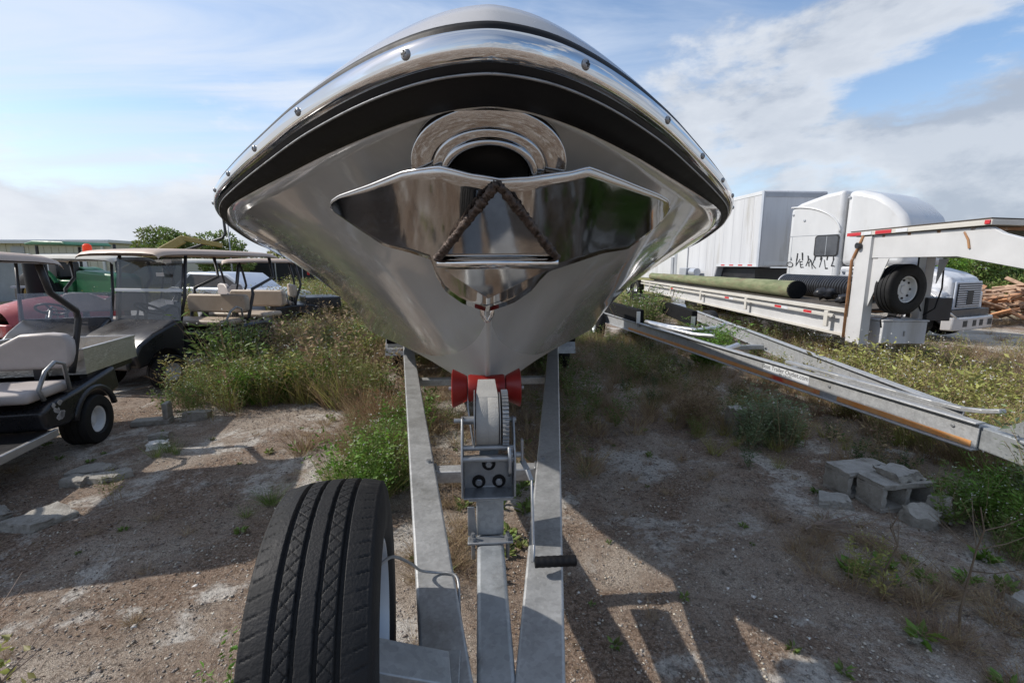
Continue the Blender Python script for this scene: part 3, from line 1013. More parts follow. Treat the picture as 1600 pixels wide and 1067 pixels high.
# crank
b = MB()
b.tube([(wx1 + .003, WY - .004, wz + .150), (wx1 + .024, WY - .004, wz + .150)], 0.010, 12)
b.build('crank_boss', M['zinc'], winch, W=True)
b = MB()
b.beam((wx1 + .026, WY - .004, wz + .205), (wx1 + .026, WY - .006, wz + .128), 0.022, 0.008, up=(1, 0, 0))
cp = [(wx1 + .026, WY - .006, wz + .130), (wx1 + .040, WY - .045, wz + .112), (wx1 + .052, WY - .070, wz + .085), (wx1 + .045, WY - .19, wz - .070), (wx1 + .040, WY - .222, wz - .108)]
for a, c in zip(cp, cp[1:]):
    b.beam(a, c, 0.007, 0.019, up=(0, 1, 0.6))
b.build('crank_arm', M['zinc'], winch, W=True, bevel=0.0015)
b = MB()
gp = []
for k in range(29):
    gp.append(((wx1 + .046) + .128 * k / 28, WY - .222, wz - .108))
b.tube(gp, [0.0165 + 0.0006 * math.sin(k * 1.5) for k in range(29)], 20)
b.build('crank_grip', M['rubber'], winch, smooth=True, W=True, auto=60)
# bow roller on two arms
RY, RZ2 = 1.735, 1.178
b = MB()
for s in (-1, 1):
    b.lathe([(s * .072, .030), (s * .074, .047), (s * .082, .052), (s * .128, .075), (s * .131, .068), (s * .128, .030)], 40, Matrix.Translation((-.005, RY, RZ2)))
b.lathe([(-.070, .02), (-.070, .050), (-.062, .053), (-.03, .050), (.0, .049), (.03, .050), (.062, .053), (.070, .050), (.070, .02)], 40, Matrix.Translation((-.005, RY, RZ2)))
b.build('bow_roller', M['red'], tr, smooth=True, W=True, auto=40)
for s in (-1, 1):
    b = MB()
    pts = [(s * .0715 - .005, RY, RZ2 + .02), (s * .0715 - .005, RY - .02, RZ2 - .06), (s * .060 - .005, RY - .07, RZ2 - .14), (s * .050 - .005, RY - .10, RZ2 - .20)]
    for a, c in zip(pts, pts[1:]):
        b.beam(a, c, 0.005, 0.03, up=(0, 1, 0.2))
    b.build('roller_arm', M['zinc'], tr, W=True)
b = MB()
b.tube([(-.15, RY, RZ2), (.14, RY, RZ2)], 0.008, 10)
b.build('roller_pin', M['zinc'], tr, W=True)

# spare wheel on the left rail
SW = Vector((-0.352, 0.93, 0.832))
SM = Matrix.Translation(SW) @ Matrix.Rotation(R(7.5), 4, 'Z')


def tread_tyre(Rr, Wd, rim_r, nth=900):
    """radial trailer tyre with grooves and cuts, turned about x"""
    half = Wd / 2
    xs_ = np.concatenate([np.linspace(-half * .86, half * .86, 121)])
    prof_side = [(half * .90, Rr - .012), (half * .945, Rr - .024), (half * .985, Rr - .05), (half * 1.0, Rr - .085), (half * .97, Rr - .12), (half * .88, rim_r + .015), (half * .74, rim_r), (half * .66, rim_r - .004)]
    th = np.linspace(0, 2 * np.pi, nth, endpoint=False)
    grooves = [(-.47, .046), (-.16, .040), (.16, .040), (.47, .046)]
    rows_x, rows_r = [], []
    for x in xs_:
        u = x / half
        crown = Rr - 0.012 * (abs(u) / .86) ** 2.6
        g = 0.0
        zig = 0.010 * np.clip(np.sin(th * 40) * 3 - 1.8, 0, 1)
        for c, w in grooves:
            inner = abs(c) < .3
            d = np.abs(u - c + (zig if inner else 0) * (1 if c > 0 else -1) * 0.8)
            g = np.maximum(g, np.clip((w - d) / 0.010, 0, 1) * 0.0085)
        # cuts across the ribs
        ph = th * 72 / (2 * np.pi)
        if abs(u) > .50:
            c1 = np.abs((ph * 1.0 + u * 1.1) % 1 - .5)
            deep = 0.0034 if abs(u) > .70 else 0.0010
            g = np.maximum(g, np.clip((0.050 - c1) / 0.03, 0, 1) * deep)
        elif .19 < abs(u) < .43:
            c1 = np.abs((ph + u * 4.2) % 1 - .5)
            c2 = np.abs((ph - u * 3.6 + .3) % 1 - .5)
            g = np.maximum(g, np.clip((0.040 - c1) / 0.020, 0, 1) * 0.0036)
            g = np.maximum(g, np.clip((0.034 - c2) / 0.02, 0, 1) * 0.0030)
        rows_x.append(np.full(nth, x))
        rows_r.append(crown - g + 0 * th)
    left = [(-a, r) for a, r in prof_side][::-1]
    allx = [np.full(nth, a) for a, r in left] + rows_x + [np.full(nth, a) for a, r in prof_side]
    allr = [np.full(nth, r) for a, r in left] + rows_r + [np.full(nth, r) for a, r in prof_side]
    X, Rd = np.array(allx), np.array(allr)
    V = np.stack([X, Rd * np.cos(th), Rd * np.sin(th)], -1).reshape(-1, 3)
    m = X.shape[0]
    ix = np.arange(m * nth).reshape(m, nth)
    nx_ = np.roll(ix, -1, 1)
    Fq = np.stack([ix[:-1], nx_[:-1], nx_[1:], ix[1:]], -1).reshape(-1, 4)
    return V, Fq


sp = bpy.data.objects.new('spare_wheel', None)
S.collection.objects.link(sp)
sp.parent = tr
sp.matrix_parent_inverse = world_of(tr).inverted()
sp.matrix_basis = SM
V, Fq = tread_tyre(0.338, 0.222, 0.185)
o = np_mesh('tyre', V, Fq, M['tyre'], sp)
o.data.polygons.foreach_set('use_smooth', [True] * len(o.data.polygons))
b = MB()
b.lathe([(.092, .188), (.098, .194), (.098, .186), (.085, .178), (.02, .168), (-.02, .160), (-.07, .172), (-.092, .186), (-.098, .194)], 64)
b.lathe([(-.02, .161), (.012, .14), (.018, .09), (.006, .06), (.006, .0)], 64)
b.build('rim', M['rim'], sp, smooth=True, auto=45)
for k in range(5):
    a = 2 * math.pi * k / 5
    b = MB()
    b.tube([(.010, .075 * math.cos(a), .075 * math.sin(a)), (.032, .075 * math.cos(a), .075 * math.sin(a))], .011, 6)
    b.build('lug_nut', M['zinc'], sp)
b = MB()
p = SM @ Vector((.02, 0, 0))
b.beam((p.x, p.y - .03, p.z - .06), (-.125, .93, RZ - .015), 0.095, 0.105)
b.box(-.165, -.085, .90, 1.01, RZ + .002, RZ + .008)
b.build('spare_bracket', M['steel'], tr, W=True, bevel=0.012)
# wiring loop round the rail
b = MB()
pts = [Vector(q) for q in [(-.285, 1.02, .93), (-.262, 1.11, .90), (-.232, 1.22, .80), (-.215, 1.28, .735), (-.17, 1.305, .708), (-.13, 1.30, .708), (-.105, 1.28, .70), (-.098, 1.22, .665), (-.096, 1.18, .62), (-.10, 1.15, .585)]]
sm = []
for i in range(len(pts) - 1):
    p0, p1, p2, p3 = pts[max(i - 1, 0)], pts[i], pts[i + 1], pts[min(i + 2, len(pts) - 1)]
    for k in range(6):
        q = k / 6
        sm.append(0.5 * ((2 * p1) + (p2 - p0) * q + (2 * p0 - 5 * p1 + 4 * p2 - p3) * q * q + (3 * p1 - p0 - 3 * p2 + p3) * q ** 3))
b.tube(sm, 0.0042, 8)
b.build('wiring_cable', M['zinc'], tr, smooth=True, W=True)
b = MB()
b.tube([(-.19, 1.02, .60), (-.215, 1.06, .66), (-.235, 1.10, .64), (-.228, 1.10, .57), (-.24, 1.03, .52), (-.28, .98, .50)], 0.004, 8)
b.build('wiring_cable', M['twig'], tr, smooth=True, W=True)

# ================================================================== second boat trailer
t2 = thing('empty_boat_trailer', 'empty galvanised boat trailer with faded orange tape along its near rail', 'boat trailer', (3.7, 6.5, 0))
N0, N1 = Vector((3.41, 2.8, 0)), Vector((2.74, 10.8, 0))
F0, F1 = Vector((3.60, 3.08, 0)), Vector((5.07, 10.5, 0))


def ibeam(a, b, z0, z1, w, t_, name):
    m = MB()
    za = Vector((0, 0, 1))
    m.beam(a + za * (z1 - t_ / 2), b + za * (z1 - t_ / 2), w, t_)
    m.beam(a + za * (z0 + t_ / 2), b + za * (z0 + t_ / 2), w, t_)
    m.beam(a + za * ((z0 + z1) / 2), b + za * ((z0 + z1) / 2), 0.012, z1 - z0 - 2 * t_ + .002)
    return m.build(name, M['steel3'], t2, W=True, bevel=0.003)


near_rail = ibeam(N0, N1, .37, .575, .085, .013, 'near_rail')
ibeam(F0, F1, .37, .575, .085, .013, 'far_rail')
nd = (N1 - N0).normalized()
no = Vector((-nd.y, nd.x, 0))
if no.x > 0:
    no = -no


def on_rail(s, z, out):
    p = N0.lerp(N1, s) + no * (0.006 + out)
    return Vector((p.x, p.y, z))


for s0, s1 in ((0.004, 0.143), (0.168, 0.40), (0.40, 0.75)):
    b = MB()
    q = [on_rail(s0, .388, .002), on_rail(s1, .388, .002), on_rail(s1, .432, .002), on_rail(s0, .432, .002)]
    q += [p + no * .002 for p in q]
    b.add(q, [(0, 1, 2, 3), (4, 5, 6, 7), (0, 1, 5, 4), (1, 2, 6, 5), (2, 3, 7, 6), (3, 0, 4, 7)])
    b.build('orange_tape', M['orangetape'], near_rail, W=True)
b = MB()
q = [on_rail(.186, .44, .002), on_rail(.27, .44, .002), on_rail(.27, .545, .002), on_rail(.186, .545, .002)]
q += [p + no * .0015 for p in q]
b.add(q, [(0, 1, 2, 3), (4, 5, 6, 7), (0, 1, 5, 4), (1, 2, 6, 5), (2, 3, 7, 6), (3, 0, 4, 7)])
b.build('decal_backing', M['roofw'], near_rail, W=True)
tm_rot = Matrix(((-nd.x, 0, no.x, 0), (-nd.y, 0, no.y, 0), (0, 1, 0, 0), (0, 0, 0, 1)))
text_mesh('decal_lettering', 'Boat Trailer Outlet.com', 0.069, M['black'], near_rail, Matrix.Translation(on_rail(.229, .505, .0045)) @ tm_rot, W=True)
text_mesh('decal_number', '866 278-1991', 0.034, M['black'], near_rail, Matrix.Translation(on_rail(.226, .463, .0045)) @ tm_rot, W=True)
for s in (0.155, 0.02):
    b = MB()
    mt = Matrix.Translation(on_rail(s, .50, 0)) @ no.to_track_quat('X', 'Z').to_matrix().to_4x4()
    b.lathe([(0, .014), (.008, .014), (.010, .008), (.010, 0)], 6, mt)
    b.build('bolt', M['zinc'], near_rail, W=True)
# cross members
for s in (0.10, 0.28, 0.47, 0.66):
    a, c = N0.lerp(N1, s), F0.lerp(F1, s + 0.0)
    b = MB()
    b.beam(a + Vector((.05, 0, .42)), c + Vector((-.05, 0, .42)), .07, .06)
    b.build('cross_member', M['steel'], t2, W=True, bevel=.004)
# guide channel lying on the near rail with curled end
b = MB()
pts = [N0.lerp(N1, s) + Vector((.055, 0, z)) for s, z in ((.235, .605), (.15, .607), (.08, .61), (.045, .612), (.020, .62), (.004, .645), (-.008, .675))]
for a, c in zip(pts, pts[1:]):
    b.beam(a, c + (c - a).normalized() * .006, .062, .03)
b.build('guide_channel', M['steel2'], t2, W=True, bevel=.006)
# bent guide pipes
for P_ in ([(3.06, 8.3, .60), (3.20, 7.6, .60), (3.45, 7.15, .60), (3.80, 7.15, .63), (4.02, 7.25, .68)], [(2.98, 7.9, .62), (3.12, 7.35, .60), (3.30, 6.85, .575), (3.52, 6.65, .575)]):
    b = MB()
    b.tube(P_, .036, 12)
    b.build('guide_pipe', M['alu'], t2, smooth=True, W=True, auto=50)
b = MB()
b.tube([(3.18, 5.75, .53), (3.48, 5.95, .56)], .04, 12)
b.build('guide_pipe', M['alu'], t2, smooth=True, W=True, auto=50)
# carpeted bunks on brackets
for a, c, w in (((2.86, 11.4, .70), (2.98, 8.4, .68), .15), ((4.55, 13.6, .74), (3.62, 7.55, .74), .10)):
    b = MB()
    b.beam(a, c, w, .26)
    b.build('carpet_bunk', M['carpet'], t2, W=True, bevel=.012)
for x, y in ((3.55, 7.50), (2.92, 8.38), (2.97, 9.6)):
    b = MB()
    b.box(x - .035, x + .035, y - .06, y - .05, .50, .79)
    b.build('bunk_bracket', M['alu'], t2, W=True)
b = MB()
b.tube([(2.78, 10.6, .62), (2.95, 10.2, .95), (3.02, 10.0, 1.16)], .03, 10)
b.build('guide_post', M['gelw'], t2, smooth=True, W=True)
b = MB()
b.prism([(10.9, .55), (10.7, .78), (9.4, .82), (9.15, .55), (9.3, .55), (9.5, .74), (10.6, .72), (10.75, .55)], 4.0, 4.3, 'x')
b.build('fender', M['alu'], t2, W=True)
for x in (2.62, 5.2):
    b = MB()
    b.lathe([(-.10, .18), (-.11, .25), (-.09, .31), (.09, .31), (.11, .25), (.10, .18)], 30, Matrix.Translation((x, 10.1, .31)))
    wt = b.build('wheel_tyre', M['tyre'], t2, smooth=True, W=True)
    b = MB()
    b.lathe([(-.09, .18), (-.04, .15), (-.04, 0)], 24, Matrix.Translation((x, 10.1, .31)))
    b.build('rim', M['rim'], wt, smooth=True, W=True)
# tongue and coupler gusset
b = MB()
b.beam((3.50, 3.05, .46), (3.43, 1.5, .46), .13, .16)
b.build('tongue_tube', M['steel'], t2, W=True, bevel=.008)
b = MB()
b.prism([(2.72, .555), (1.95, .555), (2.05, .90), (2.30, .86)], 3.43, 3.442, 'x')
b.build('winch_stand_gusset', M['steel'], t2, W=True, bevel=.002)
b = MB()
b.tube([(3.46, 1.62, .0), (3.46, 1.62, .8)], .03, 12)
b.build('jack_post', M['steel'], t2, smooth=True, W=True, auto=40)

# ================================================================== gooseneck flatbed
gn = thing('gooseneck_flatbed', 'long rusty white gooseneck flatbed trailer with raised front deck', 'flatbed trailer', (5.78, 6.72, gzf(5.8, 6.7)), R(-6.2))
G0 = -gzf(5.8, 6.7)        # local heights are given above zero level


def gbox(name, m, x0, x1, y0, y1, z0, z1, bevel=.006, parent=gn):
    return MB().box(x0, x1, y0, y1, z0 + G0, z1 + G0).build(name, m, parent, bevel=bevel)


gbox('bed_edge', M['gooseneck'], -.01, .05, .16, 13.8, .885, .955)
gbox('rub_rail', M['gooseneck'], -.045, -.012, .45, 13.7, .795, .845)
gbox('main_beam', M['goosew'], .08, .10, .0, 13.5, .545, .885, 0)
gbox('beam_flange', M['gooseneck'], .03, .16, .0, 13.5, .50, .545)
gbox('far_beam', M['goosew'], 2.25, 2.35, 3.4, 13.5, .50, .89)
dk = MB().prism([(.055, .2), (.95, .2), (2.36, 3.3), (2.36, 13.75), (.055, 13.75)], .90 + G0, .925 + G0, 'z').build('bed_frame', M['rust'], gn)
for k in range(14):
    x0 = .06 + k * .164
    gbox('deck_plank', M['darkwood'], x0, x0 + .155, .2 + max(0, x0 - .78) * 2.2, 13.7, .93, .952, .004, dk)
for y in (.62, 3.55, 6.4, 9.3, 12.2):
    gbox('stake_post', M['gooseneck'], -.052, -.013, y - .05, y + .05, .62, .884)
for y0, k in ((1.02, 0), (1.78, 1), (2.02, 0), (4.45, 0), (4.2, 1), (9.0, 0)):
    gbox('reflector', M['whitetape' if k else 'redtape'], -.050, -.0455, y0, y0 + (.22 if k else .24), .797, .843, 0)
# uprights and neck
UY = .12
for x in (.0, .95):
    up = gbox('upright', M['goosew' if x < .5 else 'gooseneck'], x, x + .11, UY - (.27 if x < .5 else .13), UY + .03, .44, 2.06)
    gbox('upright_flange', M['goosew'], x - .012, x + .122, UY - (.292 if x < .5 else .152), UY - (.272 if x < .5 else .132), .44, 2.06, .003, up)
    b = MB()
    gl_ = .307 if x < .5 else .16
    b.prism([(UY - .293, 1.73 + G0), (UY - .293 - gl_, 1.73 + G0), (UY - .293, 1.73 - gl_ * 2.3 + G0)], x + .045, x + .06, 'x')
    b.build('gusset', M['goosew'], up, bevel=.003)
    b = MB()
    b.prism([(UY - .27, 1.74 + G0), (-1.55, 1.74 + G0), (-2.9, 1.50 + G0), (-2.9, 1.72 + G0), (-2.05, 1.98 + G0), (-1.9, 2.06 + G0), (UY - .27, 2.07 + G0)], x + .03, x + .09, 'x')
    b.build('neck_beam', M['goosew'], gn, bevel=.006)
b = MB()
b.tube([(-.02, UY + .05, .5 + G0), (-.02, UY + .06, 1.70 + G0), (-.01, UY - .06, 1.95 + G0), (.0, UY - .12, 2.1 + G0)], .022, 8)
b.build('rusty_pipe', M['rust'], gn, smooth=True)
# front deck
b = MB()
b.prism([(-.02, .30), (-.02, -1.96), (.0, -1.96), (2.4, -1.25), (2.4, .30)], 2.075 + G0, 2.135 + G0, 'z')
fd = b.build('front_deck_frame', M['gooseneck'], gn, bevel=.005)
b = MB()
b.prism([(-.012, .29), (-.012, -1.94), (.0, -1.94), (2.38, -1.24), (2.38, .29)], 2.139 + G0, 2.155 + G0, 'z')
b.build('front_deck_boards', M['darkwood'], fd)
for y in (.1, -.35, -.8, -1.25, -1.7):
    xe = 2.3 if y > -1.2 else .75
    gbox('joist', M['rust'], .03, max(xe, .25), y - .03, y + .03, 2.03, 2.074, .003, fd)
MB().prism([(.02, .2), (.02, -1.88), (2.3, -1.2), (2.3, .2)], 2.066 + G0, 2.073 + G0, 'z').build('front_underboards', M['darkwood'], fd)
for y0, k in ((.05, 0), (-.17, 1), (-.55, 0), (-.83, 1)):
    gbox('reflector', M['whitetape' if k else 'redtape'], -.026, -.0215, y0, y0 + (.20 if k else .30), 2.082, 2.130, 0)
gbox('marker_lamp', M['redtape'], -.035, -.0215, -1.95, -1.89, 2.085, 2.130, .004)
b = MB()
b.lathe([(0, .0), (0, .045), (.05, .04), (.06, .0)], 14, Matrix.Translation((-.07, UY - .08, 1.93 + G0)))
b.build('work_lamp', M['blackplastic'], gn)
tb = gbox('toolbox', M['greywhite'], .28, .93, -.22, .25, .46, .80, .012)
gbox('toolbox_lid', M['greywhite'], .265, .945, -.235, .26, .803, .825, .004, tb)
gbox('toolbox_latch', M['zinc'], .595, .615, -.232, -.222, .58, .66, .002, tb)
gbox('landing_leg', M['blackplastic'], .6, .68, .15, .23, -.12, .5)
gbox('winch_box', M['blackplastic'], 1.0, 1.35, -.1, .3, .8, 1.15)
gbox('cross_shelf', M['rust'], .3, 1.3, .15, .3, 1.10, 1.15)
gbox('hydraulic_tank', M['cream'], .75, 1.05, .2, .5, 1.17, 1.62)
for pts in ([(.75, -.12, 1.75), (.74, -.14, 1.4), (.80, -.14, 1.1), (.9, -.1, .95)], [(1.05, -.2, 1.74), (1.06, -.22, 1.3), (1.0, -.22, 1.0), (.86, -.2, .9)], [(.2, -.3, .72), (.16, -.32, .84), (.3, -.3, .9), (.5, -.25, .86)]):
    b = MB()
    b.tube([(x, y, z + G0) for x, y, z in pts], .011, 8)
    b.build('hose', M['rubber'], gn, smooth=True)
b = MB()
b.tube([(.03, -1.6, 2.02 + G0), (.02, -1.67, 1.93 + G0), (.02, -1.70, 1.83 + G0)], .012, 8)
b.build('hook', M['rust'], gn)


def wheel(parent_, center, Rr, Wd, rim_r, rim_mat, face=1, rz=0.0, holes=8, name='spare_wheel', seg=48):
    """wheel with axle along local x; face gives the dished side"""
    e = bpy.data.objects.new(name, None)
    S.collection.objects.link(e)
    e.parent = parent_
    e.matrix_basis = Matrix.Translation(center) @ Matrix.Rotation(rz, 4, 'Z')
    h = Wd / 2
    b = MB()
    g = [(-h * .70, rim_r), (-h * .98, rim_r + .02), (-h, (rim_r + Rr) / 2), (-h * .95, Rr * .95), (-h * .78, Rr)]
    for c in (-.45, 0, .45):
        g += [(h * (c - .07), Rr), (h * (c - .05), Rr * .975), (h * (c + .05), Rr * .975), (h * (c + .07), Rr)]
    g += [(h * .78, Rr), (h * .95, Rr * .95), (h, (rim_r + Rr) / 2), (h * .98, rim_r + .02), (h * .70, rim_r)]
    b.lathe(g, seg)
    b.build('tyre', M['tyre'], e, smooth=True, auto=50)
    b = MB()
    f = face
    b.lathe([(f * h * .72, rim_r - .002), (f * h * .80, rim_r + .012), (f * h * .74, rim_r - .01), (f * h * .25, rim_r * .9), (f * h * .15, rim_r * .82), (f * h * .34, rim_r * .6), (f * h * .36, rim_r * .38), (f * h * .5, rim_r * .33), (f * h * .5, 0)], seg)
    rim = b.build('rim', rim_mat, e, smooth=True, auto=40)
    for k in range(holes):
        a = 2 * math.pi * k / holes
        mt = Matrix.Translation((f * h * .30, rim_r * .70 * math.cos(a), rim_r * .70 * math.sin(a)))
        b = MB()
        b.lathe([(-f * .004, rim_r * .09), (f * .010, rim_r * .09), (f * .010, 0)], 10, mt)
        b.build('vent_hole', M['hole'], e)
    return e


wheel(gn, (.40, -.30, 1.29 + G0), .365, .24, .185, M['wrim'], face=1, rz=R(-90 + 16), holes=8)

# load on the flatbed
GM = world_of(gn)


def gw(x, y, z):
    return GM @ Vector((x, y, z + G0))


b = MB()
npt = 26
pts = [gw(.42 + .02 * math.sin(k * .4), 2.35 + 11.2 * k / npt, 1.135) for k in range(npt + 1)]
b.tube(pts, [.178 - .04 * k / npt + rnd.uniform(-.007, .007) for k in range(npt + 1)], 18)
lg = thing('timber_pole', 'mossy green timber pole with a dark end lying along the flatbed', 'pole', pts[0])
b.build('shaft', M['pole'], lg, smooth=True, auto=50, W=True)
ax_ = (pts[0] - pts[1]).normalized()
b = MB()
b.lathe([(-.05, .184), (.004, .186), (.006, .17), (.006, 0)], 24, Matrix.Translation(pts[0]) @ ax_.to_track_quat('X', 'Z').to_matrix().to_4x4())
b.build('end_cap', M['carpet'], lg, smooth=True, auto=40, W=True)
pe = thing('corrugated_pipe', 'short black corrugated drain pipe lying behind the timber pole', 'pipe', gw(1.15, 1.3, .955), R(-6.2))
b = MB()
prof, nr = [], 34
for k in range(nr):
    y0 = 2.75 * k / nr
    w = 2.75 / nr
    prof += [(y0, .205), (y0 + w * .15, .232), (y0 + w * .55, .232), (y0 + w * .7, .205)]
mt = Matrix.Translation((0, 0, .236)) @ Matrix.Rotation(R(90), 4, 'Z')
b.lathe(prof + [(2.75, .205), (2.75, .19), (0, .19), (0, .205)], 40, mt)
b.build('corrugated_wall', M['blackplastic'], pe, smooth=True, auto=35)
b = MB()
b.lathe([(2.752, .19), (2.752, .236), (2.80, .236), (2.80, .19)], 40, mt)
b.build('pipe_collar', M['gelw'], pe)
for k, (x, y, r, lbl) in enumerate(((.62, 1.75, .15, 'crumpled black plastic bag lying by the pole end on the flatbed'), (.45, .95, .11, 'lump of dark scrap lying near the white upright on the flatbed'))):
    b = MB()
    ico = [(math.cos(a) * math.cos(e_), math.sin(a) * math.cos(e_), math.sin(e_)) for e_ in np.linspace(-1.2, 1.35, 7) for a in np.linspace(0, 2 * math.pi, 12, endpoint=False)]
    vs = [gw(x, y, .955 + r * .9) + Vector((p[0] * 1.4, p[1] * 1.1, p[2] * .75)) * r * rnd.uniform(.55, 1.25) for p in ico]
    vs = [Vector((p.x, p.y, max(p.z, gw(x, y, .957).z))) for p in vs]
    fs = [(i * 12 + j, i * 12 + (j + 1) % 12, (i + 1) * 12 + (j + 1) % 12, (i + 1) * 12 + j) for i in range(6) for j in range(12)] + [tuple(range(12))[::-1], tuple(range(72, 84))]
    b.add(vs, fs)
    tag(b.build(('plastic_bag', 'scrap_lump')[k], M['blackplastic'], smooth=True), lbl, ('bag', 'scrap')[k])
rk = thing('steel_rack', 'low grey steel rack standing behind the corrugated pipe', 'rack', gw(1.65, .9, .955), R(-6.2))
for z in (.34, .44, .54):
    MB().box(0, .04, 0, 2.1, z, z + .035).build('rack_bar', M['greymetal'], rk)
for y in (0, 1.0, 2.05):
    MB().box(.042, .09, y, y + .05, 0, .58).build('rack_post', M['greymetal'], rk)

# ================================================================== semi truck
TO = Vector((12.05, 11.05, gzf(12.05, 11.05)))
tk = thing('semi_truck', 'white semi truck with tall sleeper cab parked behind the gooseneck trailer', 'truck', TO, R(20.9))
TW = 2.25


def tprism(name, m, poly, x0, x1, bevel=.03, parent=tk, smooth=False, seg=3):
    return MB().prism(poly, x0, x1, 'x').build(name, m, parent, bevel=bevel, seg=seg)


# sleeper with curved roof fairing; y runs aft from the bumper
roof = [(4.5, .95), (4.5, 3.86), (4.2, 4.02), (3.4, 4.22), (2.84, 4.28), (2.80, .95)]
slp = tprism('sleeper', M['white'], roof, .0, TW, .12)
fair = [(2.77, 2.0), (2.77, 4.23), (2.4, 4.20), (1.95, 4.04), (1.55, 3.76), (1.25, 3.42), (1.08, 3.05), (1.12, 2.0)]
tprism('roof_fairing', M['white'], fair, .02, TW - .02, .16)
tprism('cab', M['white'], [(2.76, .9), (2.76, 1.98), (1.14, 1.98), (1.14, .9)], .05, TW - .05, .05)
b = MB()
b.prism([(2.4, 1.45), (1.5, 1.45), (1.4, 1.9), (2.4, 1.92)], .03, .045, 'x')
b.build('side_window', M['glass'], tk)
# raised fairing rib on the sleeper side
b = MB()
arc = [(4.48 - 1.62 * math.sin(a), 2.98 + .92 * math.cos(a)) for a in np.linspace(0, R(88), 16)]
b.tube([(-.004, y, z) for y, z in arc], .03, 8)
b.build('fairing_rib', M['white'], slp, smooth=True)
MB().box(-.006, .004, 2.82, 4.48, 2.955, 2.97).build('panel_seam', M['greymetal'], slp)
b = MB()
wy, wz_ = 3.22, 2.62
ring = []
for cx_, cy_, a0 in ((.28, .24, 0), (-.28, .24, 90), (-.28, -.24, 180), (.28, -.24, 270)):
    for k in range(6):
        a = R(a0 + 18 * k)
        ring.append((wy + cx_ + .09 * math.cos(a), wz_ + cy_ + .09 * math.sin(a)))
sw_ = MB().prism(ring, -.015, .01, 'x').build('sleeper_window', M['blackplastic'], slp)
ring2 = [(wy + (y - wy) * .9, wz_ + (z - wz_) * .9) for y, z in ring]
MB().prism(ring2, -.022, -.012, 'x').build('window_pane', M['glass'], sw_)
MB().box(-.026, -.018, wy - .008, wy + .008, wz_ - .29, wz_ + .29).build('window_bar', M['greymetal'], sw_)
for y, z in ((4.40, 3.66), (2.70, 4.02), (4.0, 3.45)):
    b = MB()
    b.lathe([(0, .0), (0, .04), (-.02, .035), (-.025, 0)], 12, Matrix.Translation((-.001 if y > 3.2 else .018, y, z)))
    b.build('marker_lamp', M['greymetal'], slp)
for y in (2.95, 4.35):
    MB().box(-.004, .003, y, y + .012, 1.0, 2.95).build('panel_seam', M['greymetal'], slp)
MB().box(-.03, .0, 4.25, 4.33, 1.35, 1.55).build('grab_handle', M['alu'], slp)
# spiky lettering
tmx = Matrix(((0, 0, -1, 0), (-1, 0, 0, 0), (0, 1, 0, 0), (0, 0, 0, 1)))
for k, ch in enumerate('OVERKILL'):
    sy, sx_, ro = (.9, 1.25, 1.05, 1.2, 1.35, 1.5, 1.45, 1.2)[k], (1.0, .8, .9, .85, .8, .75, .7, .9)[k], (8, -6, 5, -8, 6, -4, 7, -3)[k]
    text_mesh('letter', ch, .30, M['black'], slp, Matrix.Translation((-.012, 4.33 - k * .195, 2.06 + (.03 if k % 2 else -.03))) @ tmx @ Matrix.Rotation(R(ro), 4, 'Z') @ Matrix.Diagonal((sx_, sy, 1, 1)), shear=(.25 if k % 2 else -.2))
for k in range(8):
    y = 4.34 - k * .195
    b = MB()
    h_ = rnd.uniform(.10, .26)
    up = True
    z0 = 2.18 if up else 1.98
    dz_ = h_ if up else -h_ * .7
    b.add([(-.012, y, z0), (-.012, y - .035, z0), (-.012, y - .01 - rnd.uniform(-.05, .05), z0 + dz_), (-.016, y, z0), (-.016, y - .035, z0), (-.016, y - .01, z0 + dz_)], [(0, 1, 2), (3, 4, 5), (0, 1, 4, 3), (1, 2, 5, 4), (2, 0, 3, 5)])
    b.build('letter_spike', M['black'], slp)
# hood, fenders, grille, bumper
hood = [(1.13, 1.10), (1.13, 2.0), (.8, 1.94), (.42, 1.82), (.2, 1.70), (.12, 1.60), (.10, 1.05)]
hd = tprism('hood', M['peel'], hood, .34, TW - .34, .10)
fn = [(1.95, .75), (1.95, 1.20), (1.70, 1.45), (1.3, 1.52), (.75, 1.50), (.35, 1.42), (.16, 1.30), (.14, .72), (.42, .66), (.50, .92), (.72, 1.10), (1.05, 1.13), (1.35, 1.02), (1.5, .75)]
for x0, x1 in ((.0, .36), (TW - .36, TW)):
    tprism('fender', M['peel'], fn, x0, x1, .05)
gr = MB().box(.42, TW - .42, .055, .10, .86, 1.60).build('grille', M['silver'], tk, bevel=.03)
MB().box(.50, TW - .50, .035, .054, .92, 1.54).build('grille_back', M['hole'], gr)
for k in range(10):
    z = .945 + k * .06
    MB().box(.51, TW - .51, .012, .034, z, z + .028).build('grille_slat', M['silver'], gr)
MB().box(TW / 2 - .16, TW / 2 + .16, .005, .011, .98, 1.36).build('grille_centre', M['hole'], gr)
bpoly = [(-.02, .10), (TW + .02, .10), (TW - .05, -.12), (TW - .3, -.22), (.3, -.22), (.05, -.12)]
bm_ = MB().prism(bpoly, .34, .68, 'z').build('bumper', M['gelw'], tk, bevel=.03)
for x in (.45, .95, 1.32, TW - .45):
    w_ = .09 if x in (.95, 1.32) else .11
    MB().box(x - w_, x + w_, -.226, -.215, .44, .60).build('bumper_opening', M['hole'], bm_)
MB().box(.1, TW - .1, -.05, .5, .69, .86).build('valance', M['blackplastic'], tk)
for x in (.12, TW - .42):
    h_ = MB().box(x, x + .26, .11, .135, 1.0, 1.22).build('headlamp', M['alu'], tk, bevel=.02)
wheel(tk, (.16, .86, .50), .50, .28, .28, M['alu'], face=-1, holes=10, name='front_wheel')
